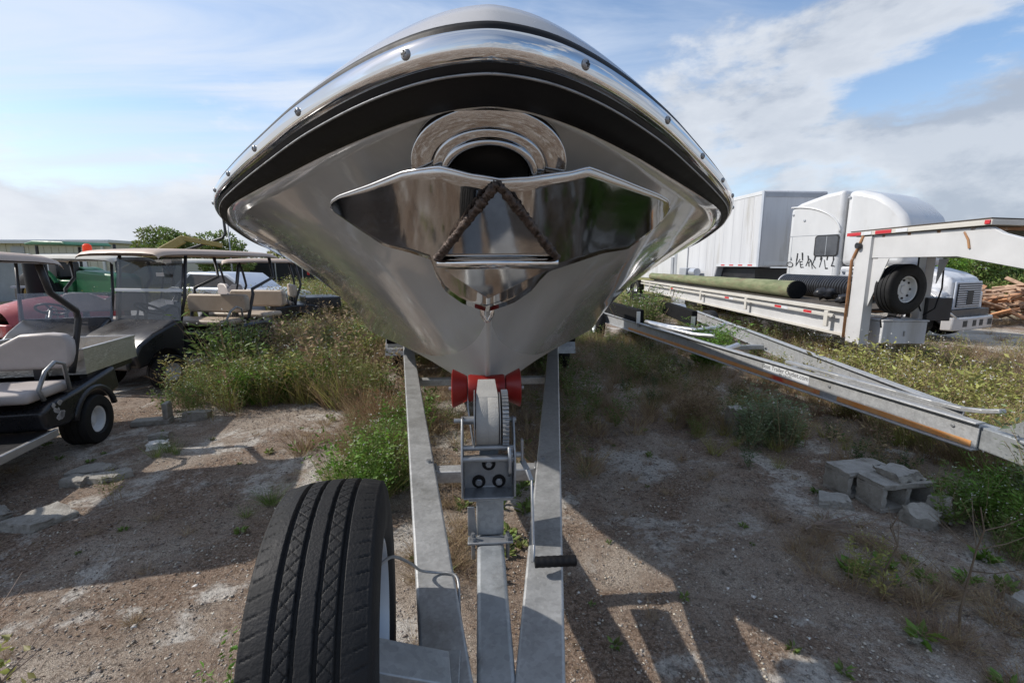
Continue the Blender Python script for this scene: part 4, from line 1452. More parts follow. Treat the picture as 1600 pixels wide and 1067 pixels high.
wheel(tk, (TW - .16, .86, .50), .50, .28, .28, M['alu'], face=1, holes=10, name='front_wheel')
b = MB()
b.tube([(-.05, .5, 1.25), (-.12, .35, 1.30), (-.13, .15, 1.15), (-.10, -.05, .85), (.02, -.2, .68)], .025, 10)
b.build('bent_pipe', M['alu'], tk, smooth=True)
MB().box(.15, 1.9, 1.7, 9.5, .62, .92).build('chassis', M['blackplastic'], tk)
b = MB()
b.lathe([(0, .32), (.9, .32), (.95, .28), (.95, 0)], 24, Matrix.Translation((.0, 2.2, .75)) @ Matrix.Rotation(R(90), 4, 'Z'))
b.build('fuel_tank', M['alu'], tk, smooth=True, auto=40)
b = MB()
b.prism([(4.8, .85), (4.85, 1.15), (5.2, 1.28), (7.6, 1.28), (7.9, .85)], -.02, .5, 'x')
b.build('rear_fairing', M['white'], tk, bevel=.05)
for y in (6.2, 7.5):
    for x in (.2, TW - .2):
        wheel(tk, (x, y, .50), .50, .5, .28, M['alu'], face=-1, holes=0, name='drive_wheel', seg=28)

# ================================================================== box trailer
BO = Vector((10.25, 16.5, gzf(10.3, 16.5)))
bt = thing('box_trailer', 'long white streaked box trailer with a side door behind the truck', 'box trailer', BO, R(2.8))
BG = -BO.z
b = MB()
b.prism([(0, 1.55 + BG), (2.75, 1.55 + BG), (3.0, .85 + BG), (15.5, .85 + BG), (15.5, 4.28 + BG), (0, 4.28 + BG)], 0, 2.5, 'x')
bd = b.build('box_body', M['greywhite'], bt, bevel=.05)
for k in range(24):
    y = .55 + k * .62
    MB().box(-.006, .002, y, y + .03, (1.6 if y < 2.8 else .9) + BG, 4.2 + BG).build('panel_rib', M['greywhite'], bd)
MB().box(-.014, .003, .05, 15.4, 4.14 + BG, 4.25 + BG).build('top_rail', M['roofw'], bd)
MB().box(-.016, .003, .0, .12, 1.56 + BG, 4.26 + BG).build('corner_post', M['silver'], bd)
MB().box(.2, 2.4, -.014, .004, 1.62 + BG, 1.75 + BG).build('front_sill', M['roofw'], bd)
MB().box(.05, 2.45, -.016, .004, 4.05 + BG, 4.2 + BG).build('front_top_rail', M['greymetal'], bd)
MB().box(-.018, .003, .1, 2.8, 1.56 + BG, 1.66 + BG).build('nose_sill', M['roofw'], bd)
for k in range(4):
    MB().box(-.023, -.019, .35 + k * .6, .62 + k * .6, 1.59 + BG, 1.64 + BG).build('reflector', M['redtape'], bd)
dr = MB().box(-.02, .003, 5.3, 6.35, .95 + BG, 2.55 + BG).build('side_door', M['white'], bt, bevel=.01)
MB().box(-.03, -.004, 6.36, 6.62, .95 + BG, 2.60 + BG).build('door_jamb', M['greymetal'], dr)
MB().box(-.035, -.021, 5.26, 5.33, .95 + BG, 2.60 + BG).build('door_edge', M['greymetal'], dr)
MB().box(-.05, .003, 6.70, 6.95, 1.0 + BG, 2.0 + BG).build('control_panel', M['greymetal'], bt)
MB().box(.3, 2.2, .6, 2.9, .9 + BG, 1.5 + BG).build('kingpin_frame', M['blackplastic'], bt)
for x in (.3, 2.1):
    for y in (12.0, 13.2):
        wheel(bt, (x, y, .5), .5, .4, .28, M['alu'], face=-1, holes=0, name='trailer_wheel', seg=24)
ge = thing('generator', 'small grey engine generator by the box trailer door', 'generator', (BO.x - .55, BO.y + 4.6, gzf(9.7, 21)), R(2.8))
g_ = .35
MB().box(-.3, .3, -.5, .9, 0, .95 + g_).build('stand', M['greymetal'], ge)
MB().box(-.25, .25, -.3, .35, .96 + g_, 1.42 + g_).build('engine_block', M['greymetal'], ge, bevel=.03)
b = MB()
b.lathe([(0, 0), (0, .17), (.5, .17), (.5, 0)], 20, Matrix.Translation((0, -.85, 1.24 + g_)) @ Matrix.Rotation(R(90), 4, 'Z'))
b.build('tank', M['silver'], ge, smooth=True, auto=40)

# ================================================================== lumber pile
lp = thing('lumber_pile', 'heap of broken reddish scrap timber beside the shell road', 'lumber pile', (21.5, 17.5, gzf(21.5, 17.5)))
mesh_cache = []
for k in range(4):
    L_ = (1.0, 1.5, 2.1, .8)[k]
    me = MB().box(-L_ / 2, L_ / 2, -.07, .07, -.03, .03).build('plank', M['lumber' if k != 1 else 'lumber2'], lp)
    mesh_cache.append(me)
for k in range(240):
    src = mesh_cache[rnd.randrange(4)]
    c = src.copy() if k >= 4 else mesh_cache[k]
    if k >= 4:
        S.collection.objects.link(c)
    u = rnd.uniform(-1, 1)
    x = u * 4.2
    top = 1.45 * (1 - .45 * u * u)
    z = rnd.uniform(.1, 1) ** .6 * top
    c.location = (x, rnd.uniform(-1.6, 1.6) * (1.15 - z / 2.2) - .3, z)
    c.rotation_euler = (rnd.uniform(-.9, .9), rnd.uniform(-.5, .5), rnd.uniform(-1.5, 1.5))

# ================================================================== golf carts
def cart(name, label, loc, rz, body, roof_m, seat_m, back_style='double', windshield=None, bed=None, top=1.76, seats=1, roof_y=(-.78, .78), wheel_m='wrim', dz0=0.0):
    t_ = thing(name, label, 'golf cart', (loc[0], loc[1], gzf(*loc)), rz, 'parked golf carts')
    for x in (-.5, .5):
        for y, nm in ((-.88, 'front_wheel'), (.76, 'rear_wheel')):
            wheel(t_, (x, y, .228), .228, .21, .115, M[wheel_m], face=1 if x > 0 else -1, holes=0, name=nm, seg=28)
    MB().box(-.58, .58, -.62, .22, .27, .315).build('floor', M['blackplastic'], t_, bevel=.01)
    for s in (-1, 1):
        MB().box(s * .585 - .015, s * .585 + .015, -.64, .22, .262, .322).build('floor_trim', M['alu'], t_, bevel=.004)
    cw = [(-1.26, .34), (-1.30, .50), (-1.22, .64), (-1.0, .76), (-.72, .86), (-.58, .90), (-.54, .84), (-.58, .33), (-.66, .33), (-.66, .40), (-.75, .50), (-.88, .53), (-1.02, .48), (-1.10, .36)]
    MB().prism(cw, -.50, .50, 'x').build('front_cowl', body, t_, bevel=.05, seg=3)
    MB().box(-.44, .44, -1.36, -1.30, .34, .44).build('front_bumper', M['blackplastic'], t_, bevel=.02)
    rb = [(.13, .33), (.10, .62 + dz0), (.22, .665 + dz0), (.55, .70 + dz0), (.95, .71 + dz0 * .6), (1.14, .66), (1.18, .42), (1.06, .40)]
    rb += [(.76 + .29 * math.cos(a), .228 + .29 * math.sin(a)) for a in np.linspace(R(28), R(160), 10)]
    rb += [(.40, .30)]
    MB().prism(rb, -.585, .585, 'x').build('rear_body', body, t_, bevel=.035, seg=3)
    for s in (-1, 1):
        b = MB()
        b.tube([(s * .58, .76 + .30 * math.cos(a), .228 + .30 * math.sin(a)) for a in np.linspace(R(15), R(165), 14)], .026, 8)
        b.build('wheel_arch', M['blackplastic'], t_, smooth=True)
    rows = [(.08, dz0)] + ([(1.0, 0.02)] if seats == 2 else [])
    for y0, dz_ in rows:
        MB().box(-.55, .55, y0 - .04, y0 + .46, .705 + dz_, .80 + dz_).build('seat', seat_m, t_, bevel=.04, seg=4)
        yb = y0 + .50
        if back_style == 'double':
            out_ = [(-.56, 1.0), (-.55, .92), (-.50, .875), (.50, .875), (.55, .92), (.56, 1.0), (.56, 1.12), (.52, 1.18), (.42, 1.195), (.20, 1.185), (.10, 1.13), (.0, 1.075), (-.10, 1.13), (-.20, 1.185), (-.42, 1.195), (-.52, 1.18), (-.56, 1.12)]
        else:
            out_ = [(-.55, .90), (-.50, .86), (.50, .86), (.55, .90), (.56, 1.10), (.52, 1.16), (-.52, 1.16), (-.56, 1.10)]
        MB().prism([(x, z + dz_) for x, z in out_], yb, yb + .10, 'y').build('backrest', seat_m, t_, bevel=.04, seg=4)
        for x in (-.28, .28):
            MB().box(x - .035, x + .035, yb + .035, yb + .095, .71 + dz_, .885 + dz_).build('back_bracket', M['blackplastic'], t_)
    for s in (-1, 1):
        b = MB()
        b.tube([(s * .575, y, z + dz0) for y, z in ((.16, .71), (.12, .80), (.22, .93), (.34, .985), (.44, .95), (.47, .72))], .016, 8)
        b.build('hip_rail', M['zinc'], t_, smooth=True)
        b = MB()
        b.tube([(s * .52, .62, .70), (s * .54, .64, .82), (s * .55, .76, 1.16), (s * .55, .75, 1.24), (s * .55, roof_y[1] - .06, 1.42), (s * .54, roof_y[1] - .12, top - .04)], .026, 8)
        b.build('rear_post', M['blackplastic'], t_, smooth=True)
        b = MB()
        b.tube([(s * .50, -.60, .86), (s * .53, -.52, 1.2), (s * .54, -.44, top - .03)], .020, 8)
        b.build('front_post', M['blackplastic'], t_, smooth=True)
    b = MB()
    y0, y1 = roof_y
    xs_ = np.array([-.64, -.62, -.56, -.4, 0, .4, .56, .62, .64])
    zo = np.array([-.05, -.015, .012, .026, .034, .026, .012, -.015, -.05])
    ys_ = np.array([y0, y0 + .03, y0 + .12, y0 + .4, (y0 + y1) / 2, y1 - .3, y1 - .1, y1 - .02, y1])
    yo = np.array([-.045, -.012, .008, .024, .03, .02, .006, -.012, -.045])
    b.grid([[(x, y, top + zo[i] + yo[j]) for i, x in enumerate(xs_)] for j, y in enumerate(ys_)])
    b.grid([[(x * .99, y, top + zo[i] * .5 + yo[j] * .5 - .03) for i, x in enumerate(xs_)] for j, y in enumerate(ys_ * .99)])
    b.build('roof', roof_m, t_, smooth=True, normals=True)
    b = MB()
    b.tube([(-.28, -.62, .55), (-.28, -.36, .98)], .022, 8)
    st = b.build('steering_column', M['alu'], t_, smooth=True)
    b = MB()
    c = Vector((-.28, -.33, 1.0))
    ax = Vector((0, .52, .86)).normalized()
    u_, v_ = Vector((1, 0, 0)), ax.cross(Vector((1, 0, 0)))
    ringp = [c + (u_ * math.cos(a) + v_ * math.sin(a)) * .175 for a in np.linspace(0, 2 * math.pi, 25)]
    b.tube(ringp, .017, 8)
    for a in (0.5, 2.6, 4.7):
        b.tube([c - ax * .02, c + (u_ * math.cos(a) + v_ * math.sin(a)) * .17], .014, 6)
    b.build('steering_wheel', M['blackplastic'], st, smooth=True)
    if windshield:
        z_hi = top - .03
        for k, (za, zb) in enumerate(windshield):
            f = lambda z: -.60 + (z - .86) / (top - .86) * .15 - .025
            b = MB()
            b.add([(-.53, f(za), za), (.53, f(za), za), (.53, f(zb), zb), (-.53, f(zb), zb), (-.53, f(za) - .006, za), (.53, f(za) - .006, za), (.53, f(zb) - .006, zb), (-.53, f(zb) - .006, zb)],
                  [(0, 1, 2, 3), (7, 6, 5, 4), (0, 4, 5, 1), (1, 5, 6, 2), (2, 6, 7, 3), (3, 7, 4, 0)])
            b.build('windshield', M['shield' if label.startswith('black') else 'shield2'], t_)
        if len(windshield) == 2:
            z = windshield[1][0]
            f0 = -.60 + (z - .86) / (top - .86) * .15 - .04
            MB().box(-.54, .54, f0 - .006, f0 + .02, z - .045, z - .002).build('hinge_strip', M['roofw'], t_, bevel=.004)
    return t_


c1 = cart('golf_cart', 'black utility golf cart with metal cargo bed and pale double seat', (-4.04, 3.55), R(10), M['blackpaint'], M['tan'], M['vinyl'], top=1.70, roof_y=(-.95, .52), dz0=-.13)
# cargo bed
b = MB()
bx, by0, by1, bz0, bz1 = .56, .74, 1.60, .66, .88
for pr_ in ((-bx, -bx + .02, by0, by1), (bx - .02, bx, by0, by1), (-bx + .021, bx - .021, by0, by0 + .02), (-bx + .021, bx - .021, by1 - .02, by1)):
    MB().box(*pr_, bz0, bz1).build('bed_panel', M['diamond'], c1)
    MB().box(pr_[0] - .006, pr_[1] + .006, pr_[2] - .006, pr_[3] + .006, bz1 + .001, bz1 + .016).build('bed_trim', M['alu'], c1)
MB().box(-bx + .021, bx - .021, by0 + .021, by1 - .021, bz0, bz0 + .02).build('bed_floor', M['tanvinyl'], c1)
for x in (-.5, .5):
    MB().box(x - .03, x + .03, .80, 1.55, .60, .658).build('bed_runner', M['blackplastic'], c1)
# paint scrapes on the side panel
for k in range(16):
    y, z = rnd.uniform(.20, .38), rnd.uniform(.38, .54)
    s_ = rnd.uniform(.012, .035)
    poly = [(y + s_ * rnd.uniform(.5, 1.2) * math.cos(a), z + s_ * rnd.uniform(.4, 1.1) * math.sin(a)) for a in np.linspace(0, 2 * math.pi, 7, endpoint=False)]
    MB().prism(poly, .5855, .5885, 'x').build('paint_scrape', M['gelw'], c1)
c2 = cart('golf_cart', 'black golf cart with tan roof and smoked folding windshield in front of the weeds', (-4.46, 7.30), R(-14), M['blackpaint'], M['tan'], M['tanvinyl'], back_style='plain',
          windshield=((.88, 1.26), (1.31, 1.74)), top=1.80, seats=2, roof_y=(-.95, 1.35))
for x, z in ((.30, 1.10), (.34, 1.66), (.20, 1.48)):
    MB().box(x, x + .12, -.60, -.592, z, z + .05).build('sticker', M['gelw'], c2)
c3 = cart('golf_cart', 'cream roofed golf cart with hazy windshield and orange beacon', (-6.1, 7.6), R(17), M['blackpaint'], M['cream'], M['vinyl'], windshield=((.82, 1.25),), top=1.74, roof_y=(-.7, 1.15))
b = MB()
mt = Matrix.Translation((.05, .15, 1.79)) @ Matrix.Rotation(R(-90), 4, 'Y')
b.lathe([(0, 0), (0, .075), (.03, .075), (.035, .06), (.15, .055), (.175, .03), (.18, 0)], 18, mt)
be = b.build('beacon', M['orange'], c3, smooth=True, auto=40)
c4 = cart('golf_cart', 'distant tan roofed golf cart with a red triangular flag at its rear', (-5.15, 11.4), R(-62), M['blackpaint'], M['tan'], M['tanvinyl'], back_style='plain', top=1.72)
b = MB()
b.prism([(-.16, 1.38), (.16, 1.38), (.04, 1.72), (-.04, 1.72)], 1.02, 1.03, 'y')
b.build('warning_flag', M['flag'], c4)
MB().box(-.57, .57, .85, 1.65, .60, .86).build('cargo_tub', M['blackplastic'], c4, bevel=.03)
c5 = cart('golf_cart', 'pale roofed golf cart half hidden behind the black windshield cart', (-6.3, 10.9), R(-40), M['greywhite'], M['cream'], M['vinyl'], top=1.70)

# red bodied buggy
rc = thing('red_buggy', 'faded red rounded buggy body behind the cream roofed cart', 'buggy', (-8.8, 10.6, gzf(-8.8, 10.6)), R(-20))
b = MB()
rows = []
for i, y in enumerate(np.linspace(-1.3, 1.3, 13)):
    w = .74 * (1 - (y / 1.5) ** 4) ** .5
    h = .36 + .40 * max(0, 1 - ((y + .1) / 1.4) ** 2) ** .6
    rows.append([(w * math.cos(a), y, .30 + (h - .0) * math.sin(a) ** .7 * .95) for a in np.linspace(0, math.pi, 15)])
b.grid(rows)
b.build('body', M['redcar'], rc, smooth=True)
for x in (-.55, .55):
    for y in (-.85, .85):
        wheel(rc, (x * 1.12, y, .26), .26, .2, .14, M['wrim'], face=1 if x > 0 else -1, holes=0, name='wheel', seg=24)
MB().box(-.6, .6, -1.42, -1.32, .3, .55).build('bumper', M['redcar'], rc, bevel=.03)

# green tractor
tc_ = thing('green_tractor', 'green farm tractor with canopy behind the row of carts', 'tractor', (-12.0, 15.0, gzf(-12, 15)), R(70))
MB().prism([(-1.9, .75), (-1.9, 1.25), (-1.7, 1.38), (-.3, 1.48), (-.2, .75)], -.36, .36, 'x').build('hood', M['green'], tc_, bevel=.06)
MB().prism([(-.2, .6), (-.2, 1.2), (.5, 1.2), (1.0, 1.3), (1.0, .6)], -.45, .45, 'x').build('rear_body', M['green'], tc_, bevel=.04)
for x in (-.72, .72):
    wheel(tc_, (x, .75, .72), .72, .42, .36, M['yellowdk'], face=1 if x > 0 else -1, holes=0, name='rear_wheel', seg=36)
    wheel(tc_, (x * .8, -1.35, .42), .42, .26, .22, M['yellowdk'], face=1 if x > 0 else -1, holes=0, name='front_wheel', seg=28)
    b = MB()
    b.tube([(x * .75, .9, 1.2), (x * .75, .85, 2.2)], .04, 8)
    b.build('canopy_post', M['blackplastic'], tc_)
    b = MB()
    pts = [(.75 + .86 * math.cos(a), .72 + .86 * math.sin(a)) for a in np.linspace(R(20), R(150), 10)]
    pin = [(.75 + .80 * math.cos(a), .72 + .80 * math.sin(a)) for a in np.linspace(R(150), R(20), 10)]
    b.prism(pts + pin, x - .22 * (1 if x > 0 else -1) - .2, x + .1, 'x')
    b.build('fender', M['green'], tc_)
MB().prism([(-.5, 2.20), (-.35, 2.30), (.9, 2.34), (1.25, 2.28), (1.25, 2.22)], -.62, .62, 'x').build('canopy', M['green'], tc_, bevel=.03)
MB().box(-.3, .3, .55, .95, 1.25, 1.75).build('seat', M['blackplastic'], tc_, bevel=.05)
b = MB()
b.tube([(.25, -1.1, 1.4), (.25, -1.1, 2.25)], .04, 8)
b.build('exhaust_stack', M['blackplastic'], tc_)
# drum attachment standing upright
dc_ = thing('machine_column', 'tall black cylindrical machine column standing by the green tractor', 'machinery', (-9.95, 11.2, gzf(-9.95, 11.2)))
b = MB()
b.lathe([(0, 0), (0, .24), (.75, .24), (.78, .30), (.84, .30), (.87, .24), (1.0, .22), (1.0, .20), (1.72, .20), (1.74, 0)], 24, Matrix.Rotation(R(-90), 4, 'Y'))
b.build('drum', M['rubber'], dc_, smooth=True, auto=40)
for z in (.45, .8, 1.12):
    MB().box(-.55, -.2, -.04, .04, z, z + .05).build('bracket', M['greymetal'], dc_)
MB().box(.15, .9, -.12, .12, .72, 1.02).build('green_housing', M['green'], dc_, bevel=.04)
# backhoe boom
bh = thing('backhoe', 'worn yellow backhoe boom with a thin upright mast above the carts', 'backhoe', (-12.4, 17.5, gzf(-12, 17)), R(20))
MB().box(-1.2, .2, -.5, .5, .35, 1.2).build('chassis', M['yellowdk'], bh, bevel=.05)
MB().beam((-.6, 0, 1.1), (1.7, 0, 2.55), .22, .28).build('boom', M['yellowdk'], bh, bevel=.03)
MB().beam((1.6, 0, 2.6), (2.9, .1, 2.35), .14, .18).build('stick', M['yellowdk'], bh, bevel=.03)
b = MB()
b.tube([(1.0, .2, 1.9), (2.9, .2, 2.62), (3.02, .2, 2.8), (3.0, .2, 3.75), (2.85, .2, 3.95)], .05, 8)
b.build('mast', M['blackplastic'], bh, smooth=True)
for x in (-.9, .0):
    for y in (-.6, .6):
        wheel(bh, (x, y, .36), .36, .24, .2, M['yellowdk'], face=1, rz=R(90), holes=0, name='wheel', seg=24)
# silver car between carts
sc_ = thing('silver_car', 'dusty silver hatchback parked behind the far carts', 'car', (-7.6, 15.2, gzf(-7.6, 15.2)), R(72))
MB().prism([(-2.1, .30), (-2.15, .62), (-2.0, .82), (-1.0, .95), (1.7, .98), (2.05, .85), (2.1, .35), (1.75, .28), (1.35, .6), (.95, .28), (-.95, .28), (-1.35, .6), (-1.75, .28)], -.82, .82, 'x').build('body', M['silver'], sc_, bevel=.07, seg=3)
MB().prism([(-1.05, .93), (-.35, 1.38), (1.1, 1.42), (1.75, .96)], -.72, .72, 'x').build('cabin', M['silver'], sc_, bevel=.06, seg=3)
for s in (-1, 1):
    MB().prism([(-.75, .98), (-.25, 1.32), (1.0, 1.35), (1.45, .99)], s * .723 - .004, s * .723 + .004, 'x').build('side_window', M['glass'], sc_)
    for y in (-1.35, 1.35):
        wheel(sc_, (s * .76, y, .31), .31, .2, .18, M['silver'], face=s, holes=0, name='wheel', seg=24)

# ================================================================== buildings and fences on the left
bw = thing('metal_warehouse', 'long beige metal warehouse with white roof trim beyond the carts', 'building', (-38.9, 36, gzf(-38.9, 36)))
MB().box(-14, 12.2, 0, 14, 0, 3.15).build('wall', M['beige'], bw)
rf = MB().box(-14.3, 12.5, -.35, 14.4, 3.16, 3.38).build('roof', M['roofw'], bw, bevel=.03)
MB().box(-14.3, 12.5, -.45, -.36, 3.10, 3.30).build('gutter', M['roofw'], rf)
for x in (-9, -3.2, 2.6, 11.8):
    MB().box(x - .07, x + .07, -.14, -.005, 0, 3.15).build('downspout', M['roofw'], bw)
for k in range(52):
    MB().box(-13.8 + k * .5, -13.72 + k * .5, -.03, -.002, .1, 3.1).build('siding_rib', M['beige'], bw)
MB().box(5.6, 6.5, -.05, -.003, 2.2, 2.9).build('vent', M['greymetal'], bw)
b = MB()
b.tube([(-8, -.2, 2.65), (-1.6, -.2, 2.65), (-1.2, -.2, 2.5), (-1.2, -.2, 1.6)], .12, 8)
b.build('pipe_run', M['greymetal'], bw, smooth=True)
MB().box(7.5, 10.6, -.06, -.004, .0, 2.4).build('roller_door', M['silver'], bw)
sh = thing('grey_shed', 'small grey sheet metal shed below the beige warehouse', 'shed', (-23.5, 20.5, gzf(-23, 20)))
MB().box(-3.5, 2.2, 0, 3, 0, 1.75).build('wall', M['greymetal'], sh)
MB().prism([(-.2, 1.78), (3.2, 2.1), (3.2, 2.14), (-.2, 1.82)], -3.7, 2.4, 'x').build('roof', M['silver'], sh)
MB().box(.3, 1.3, -.03, -.003, .2, 1.5).build('door', M['silver'], sh)
fc = thing('privacy_fence', 'black mesh privacy fence along the far edge of the weeds', 'fence', (-4, 27, 0), R(-3))
for k in range(14):
    MB().box(-9 + k * 1.5, -7.53 + k * 1.5, -.015, .015, .1, 1.86).build('mesh_panel', M['fence'], fc)
    b = MB()
    b.tube([(-9.02 + k * 1.5, -.05, 0), (-9.02 + k * 1.5, -.05, 1.98)], .03, 8)
    b.build('post', M['greymetal'], fc)
up_ = thing('utility_pole', 'thin grey pole standing by the leafy trees beyond the carts', 'pole', (-12.7, 25.0, 0))
b = MB()
b.tube([(0, 0, 0), (0, 0, 3.75)], [.04, .03], 10)
b.build('mast', M['greymetal'], up_, smooth=True)
MB().box(-.06, .06, -.03, .03, 3.755, 3.82).build('pole_cap', M['greymetal'], up_)

# ================================================================== concrete blocks and rubble
def roughen(o, amt, cuts=5):
    import bmesh
    bm = bmesh.new()
    bm.from_mesh(o.data)
    bmesh.ops.triangulate(bm, faces=[f for f in bm.faces if len(f.verts) > 4])
    bmesh.ops.subdivide_edges(bm, edges=bm.edges[:], cuts=cuts, use_grid_fill=True)
    for v in bm.verts:
        edge_v = 2.2 if len({tuple(round(c, 1) for c in f.normal) for f in v.link_faces}) > 1 else .6
        v.co += Vector((rnd.gauss(0, amt), rnd.gauss(0, amt), rnd.gauss(0, amt))) * edge_v * .6
    bm.to_mesh(o.data)
    bm.free()
    o.modifiers.clear()
    o.data.polygons.foreach_set('use_smooth', [True] * len(o.data.polygons))
    o.data.set_sharp_from_angle(angle=R(38))
    return o


def rough_block(name, label, cat, pts_xy, h, loc, rz=0, tilt=(0, 0), group=None, m='concrete', jag=.012):
    b = MB()
    n_ = len(pts_xy)
    low = [(x + rnd.uniform(-jag, jag), y + rnd.uniform(-jag, jag), 0) for x, y in pts_xy]
    top_ = [(x * .95 + rnd.uniform(-jag, jag), y * .95 + rnd.uniform(-jag, jag), h + rnd.uniform(-jag, jag) * .6) for x, y in pts_xy]
    b.add(low + top_, [tuple(range(n_))[::-1], tuple(range(n_, 2 * n_))] + [(i, (i + 1) % n_, n_ + (i + 1) % n_, n_ + i) for i in range(n_)])
    o = roughen(b.build(name, M[m]), .0042)
    o.location = (loc[0], loc[1], gzf(loc[0], loc[1]) + (loc[2] if len(loc) > 2 else 0) - .006)
    o.rotation_euler = (tilt[0], tilt[1], rz)
    return tag(o, label, cat, group)


def cinder(label, loc, rz, tilt=(0, 0)):
    """hollow block lying on its long side, holes facing local -y"""
    e = thing('cinder_block', label, 'cinder block', (loc[0], loc[1], gzf(loc[0], loc[1]) + loc[2]), rz, 'grey cinder blocks by the empty trailer')
    e.rotation_euler = (tilt[0], tilt[1], rz)
    b = MB()
    w, h, d = .40, .20, .20
    t_ = .034
    b.box(-w / 2, w / 2, 0, d, 0, t_)
    b.box(-w / 2, w / 2, 0, d, h - t_, h)
    for x0, x1 in ((-w / 2, -w / 2 + t_), (-t_ / 2, t_ / 2), (w / 2 - t_, w / 2)):
        b.box(x0, x1, .0012, d - .0012, t_ + .0002, h - t_ - .0002)
    roughen(b.build('shell', M['concrete'], e), .0026, 4)
    return e


cinder('whole cinder block with open holes and a broken piece on top', (2.83, 2.68, .0), R(4))
cinder('cinder block tucked behind the block that carries a broken piece', (2.76, 2.895, -.006), R(7))
rough_block('concrete_piece', 'broken flat concrete piece resting on top of the cinder block', 'concrete piece', [(-.12, -.09), (.10, -.10), (.13, .06), (-.06, .10)], .05, (2.84, 2.80, .206), R(20))
rough_block('concrete_piece', 'jagged concrete lump leaning against the holes of the cinder block', 'concrete piece', [(-.11, -.06), (.02, -.09), (.12, .02), (.04, .09), (-.1, .06)], .10, (2.80, 2.55), R(-10), (R(14), 0))
rough_block('concrete_piece', 'pointed concrete shard standing at the end of the cinder block', 'concrete piece', [(-.09, -.05), (.08, -.06), (.11, .04), (-.05, .07)], .16, (2.98, 2.58), R(40), (R(-10), R(12)))
rough_block('concrete_piece', 'flat mossy concrete chip at the left foot of the cinder block', 'concrete piece', [(-.13, -.05), (.09, -.07), (.12, .05), (-.06, .08)], .06, (2.40, 2.80), R(-12))
rough_block('concrete_piece', 'upright grey rock beside the pale green bush', 'concrete piece', [(-.10, -.08), (.09, -.07), (.08, .08), (-.07, .09)], .26, (2.52, 4.22), R(10))
rough_block('paving_slab', 'large broken paving slab at the edge of the dirt near the cart', 'paving slab', [(-.26, -.13), (-.02, -.17), (.02, .10), (-.16, .17)], .05, (-3.20, 2.98), R(-14))
rough_block('paving_slab', 'paving slab half butted against the larger broken slab', 'paving slab', [(-.16, -.13), (.12, -.14), (.19, .07), (-.10, .16)], .055, (-2.90, 3.00), R(-14))
rough_block('paving_slab', 'upper piece of the three broken slabs below the cart wheel', 'paving slab', [(-.15, -.09), (.12, -.11), (.15, .06), (-.05, .13)], .045, (-3.15, 3.72), R(10))
rough_block('paving_slab', 'wedge shaped piece of the three broken slabs below the cart wheel', 'paving slab', [(-.13, -.13), (.07, -.1), (.15, .08), (.03, .13)], .05, (-2.93, 3.60), R(-20))
rough_block('paving_slab', 'smallest piece of the three broken slabs below the cart wheel', 'paving slab', [(-.09, -.05), (.08, -.06), (.09, .05), (-.07, .06)], .06, (-3.12, 3.52), R(5))
# angled channel piece
e = thing('block_fragment', 'angle shaped broken block fragment beside the cart wheel', 'block fragment', (-3.42, 4.85, gzf(-3.4, 4.85)), R(12))
MB().box(-.18, .16, -.07, .07, 0, .055).build('base', M['concrete'], e, bevel=.008)
MB().box(.105, .155, -.065, .065, .056, .22).build('upright_web', M['concrete'], e, bevel=.008)
rough_block('block_fragment', 'grey fragment lying right of the angle shaped block fragment', 'block fragment', [(-.13, -.06), (.09, -.07), (.14, .06), (.02, .09)], .10, (-3.08, 4.98), R(30), (0, R(12)))
rough_block('block_fragment', 'small brown brick end lying in the dirt near the cart wheel', 'block fragment', [(-.09, -.05), (.08, -.05), (.09, .05), (-.08, .05)], .06, (-3.08, 4.42), R(15))
rough_block('block_fragment', 'white brick end lying just below the brown brick end', 'block fragment', [(-.08, -.05), (.08, -.045), (.09, .05), (-.07, .05)], .06, (-2.96, 4.20), R(22), m='shellbit')
rough_block('block_fragment', 'pale chunk of rubble at the lower corner by the dry grass', 'block fragment', [(-.08, -.10), (.06, -.11), (.08, .08), (-.05, .11)], .08, (2.55, 1.72), R(20))

# ================================================================== vegetation
class Tri:
    """triangles collected for one material"""

    def __init__(self):
        self.V, self.F, self.n = [], [], 0

    def add(self, V, F):
        self.V.append(V)
        self.F.append(F + self.n)
        self.n += len(V)

    def arrays(self):
        return np.concatenate(self.V), np.concatenate(self.F)

    def build(self, name, m, parent=None):
        if not self.V:
            return None
        V, F = self.arrays()
        return np_mesh(name, V, F, m, parent)


def leaves(P, D, L, W_, fold=.25, rg=rng):
    """diamond leaves at points P along directions D; lengths L, widths W_"""
    n = len(P)
    D = D / (np.linalg.norm(D, axis=1, keepdims=True) + 1e-9)
    up = rg.normal(0, 1, (n, 3))
    s = np.cross(D, up)
    s /= np.linalg.norm(s, axis=1, keepdims=True) + 1e-9
    nn = np.cross(s, D)
    L, W_ = np.broadcast_to(L, n)[:, None], np.broadcast_to(W_, n)[:, None]
    a = P
    mid = P + D * L * .45
    b_ = mid + s * W_ * .5 + nn * W_ * fold
    c = P + D * L - nn * L * .12
    d = mid - s * W_ * .5 + nn * W_ * fold
    V = np.stack([a, b_, c, d], 1).reshape(-1, 3)
    k = np.arange(n)[:, None] * 4
    F = np.concatenate([k + [0, 1, 2], k + [0, 2, 3]])
    return V, F


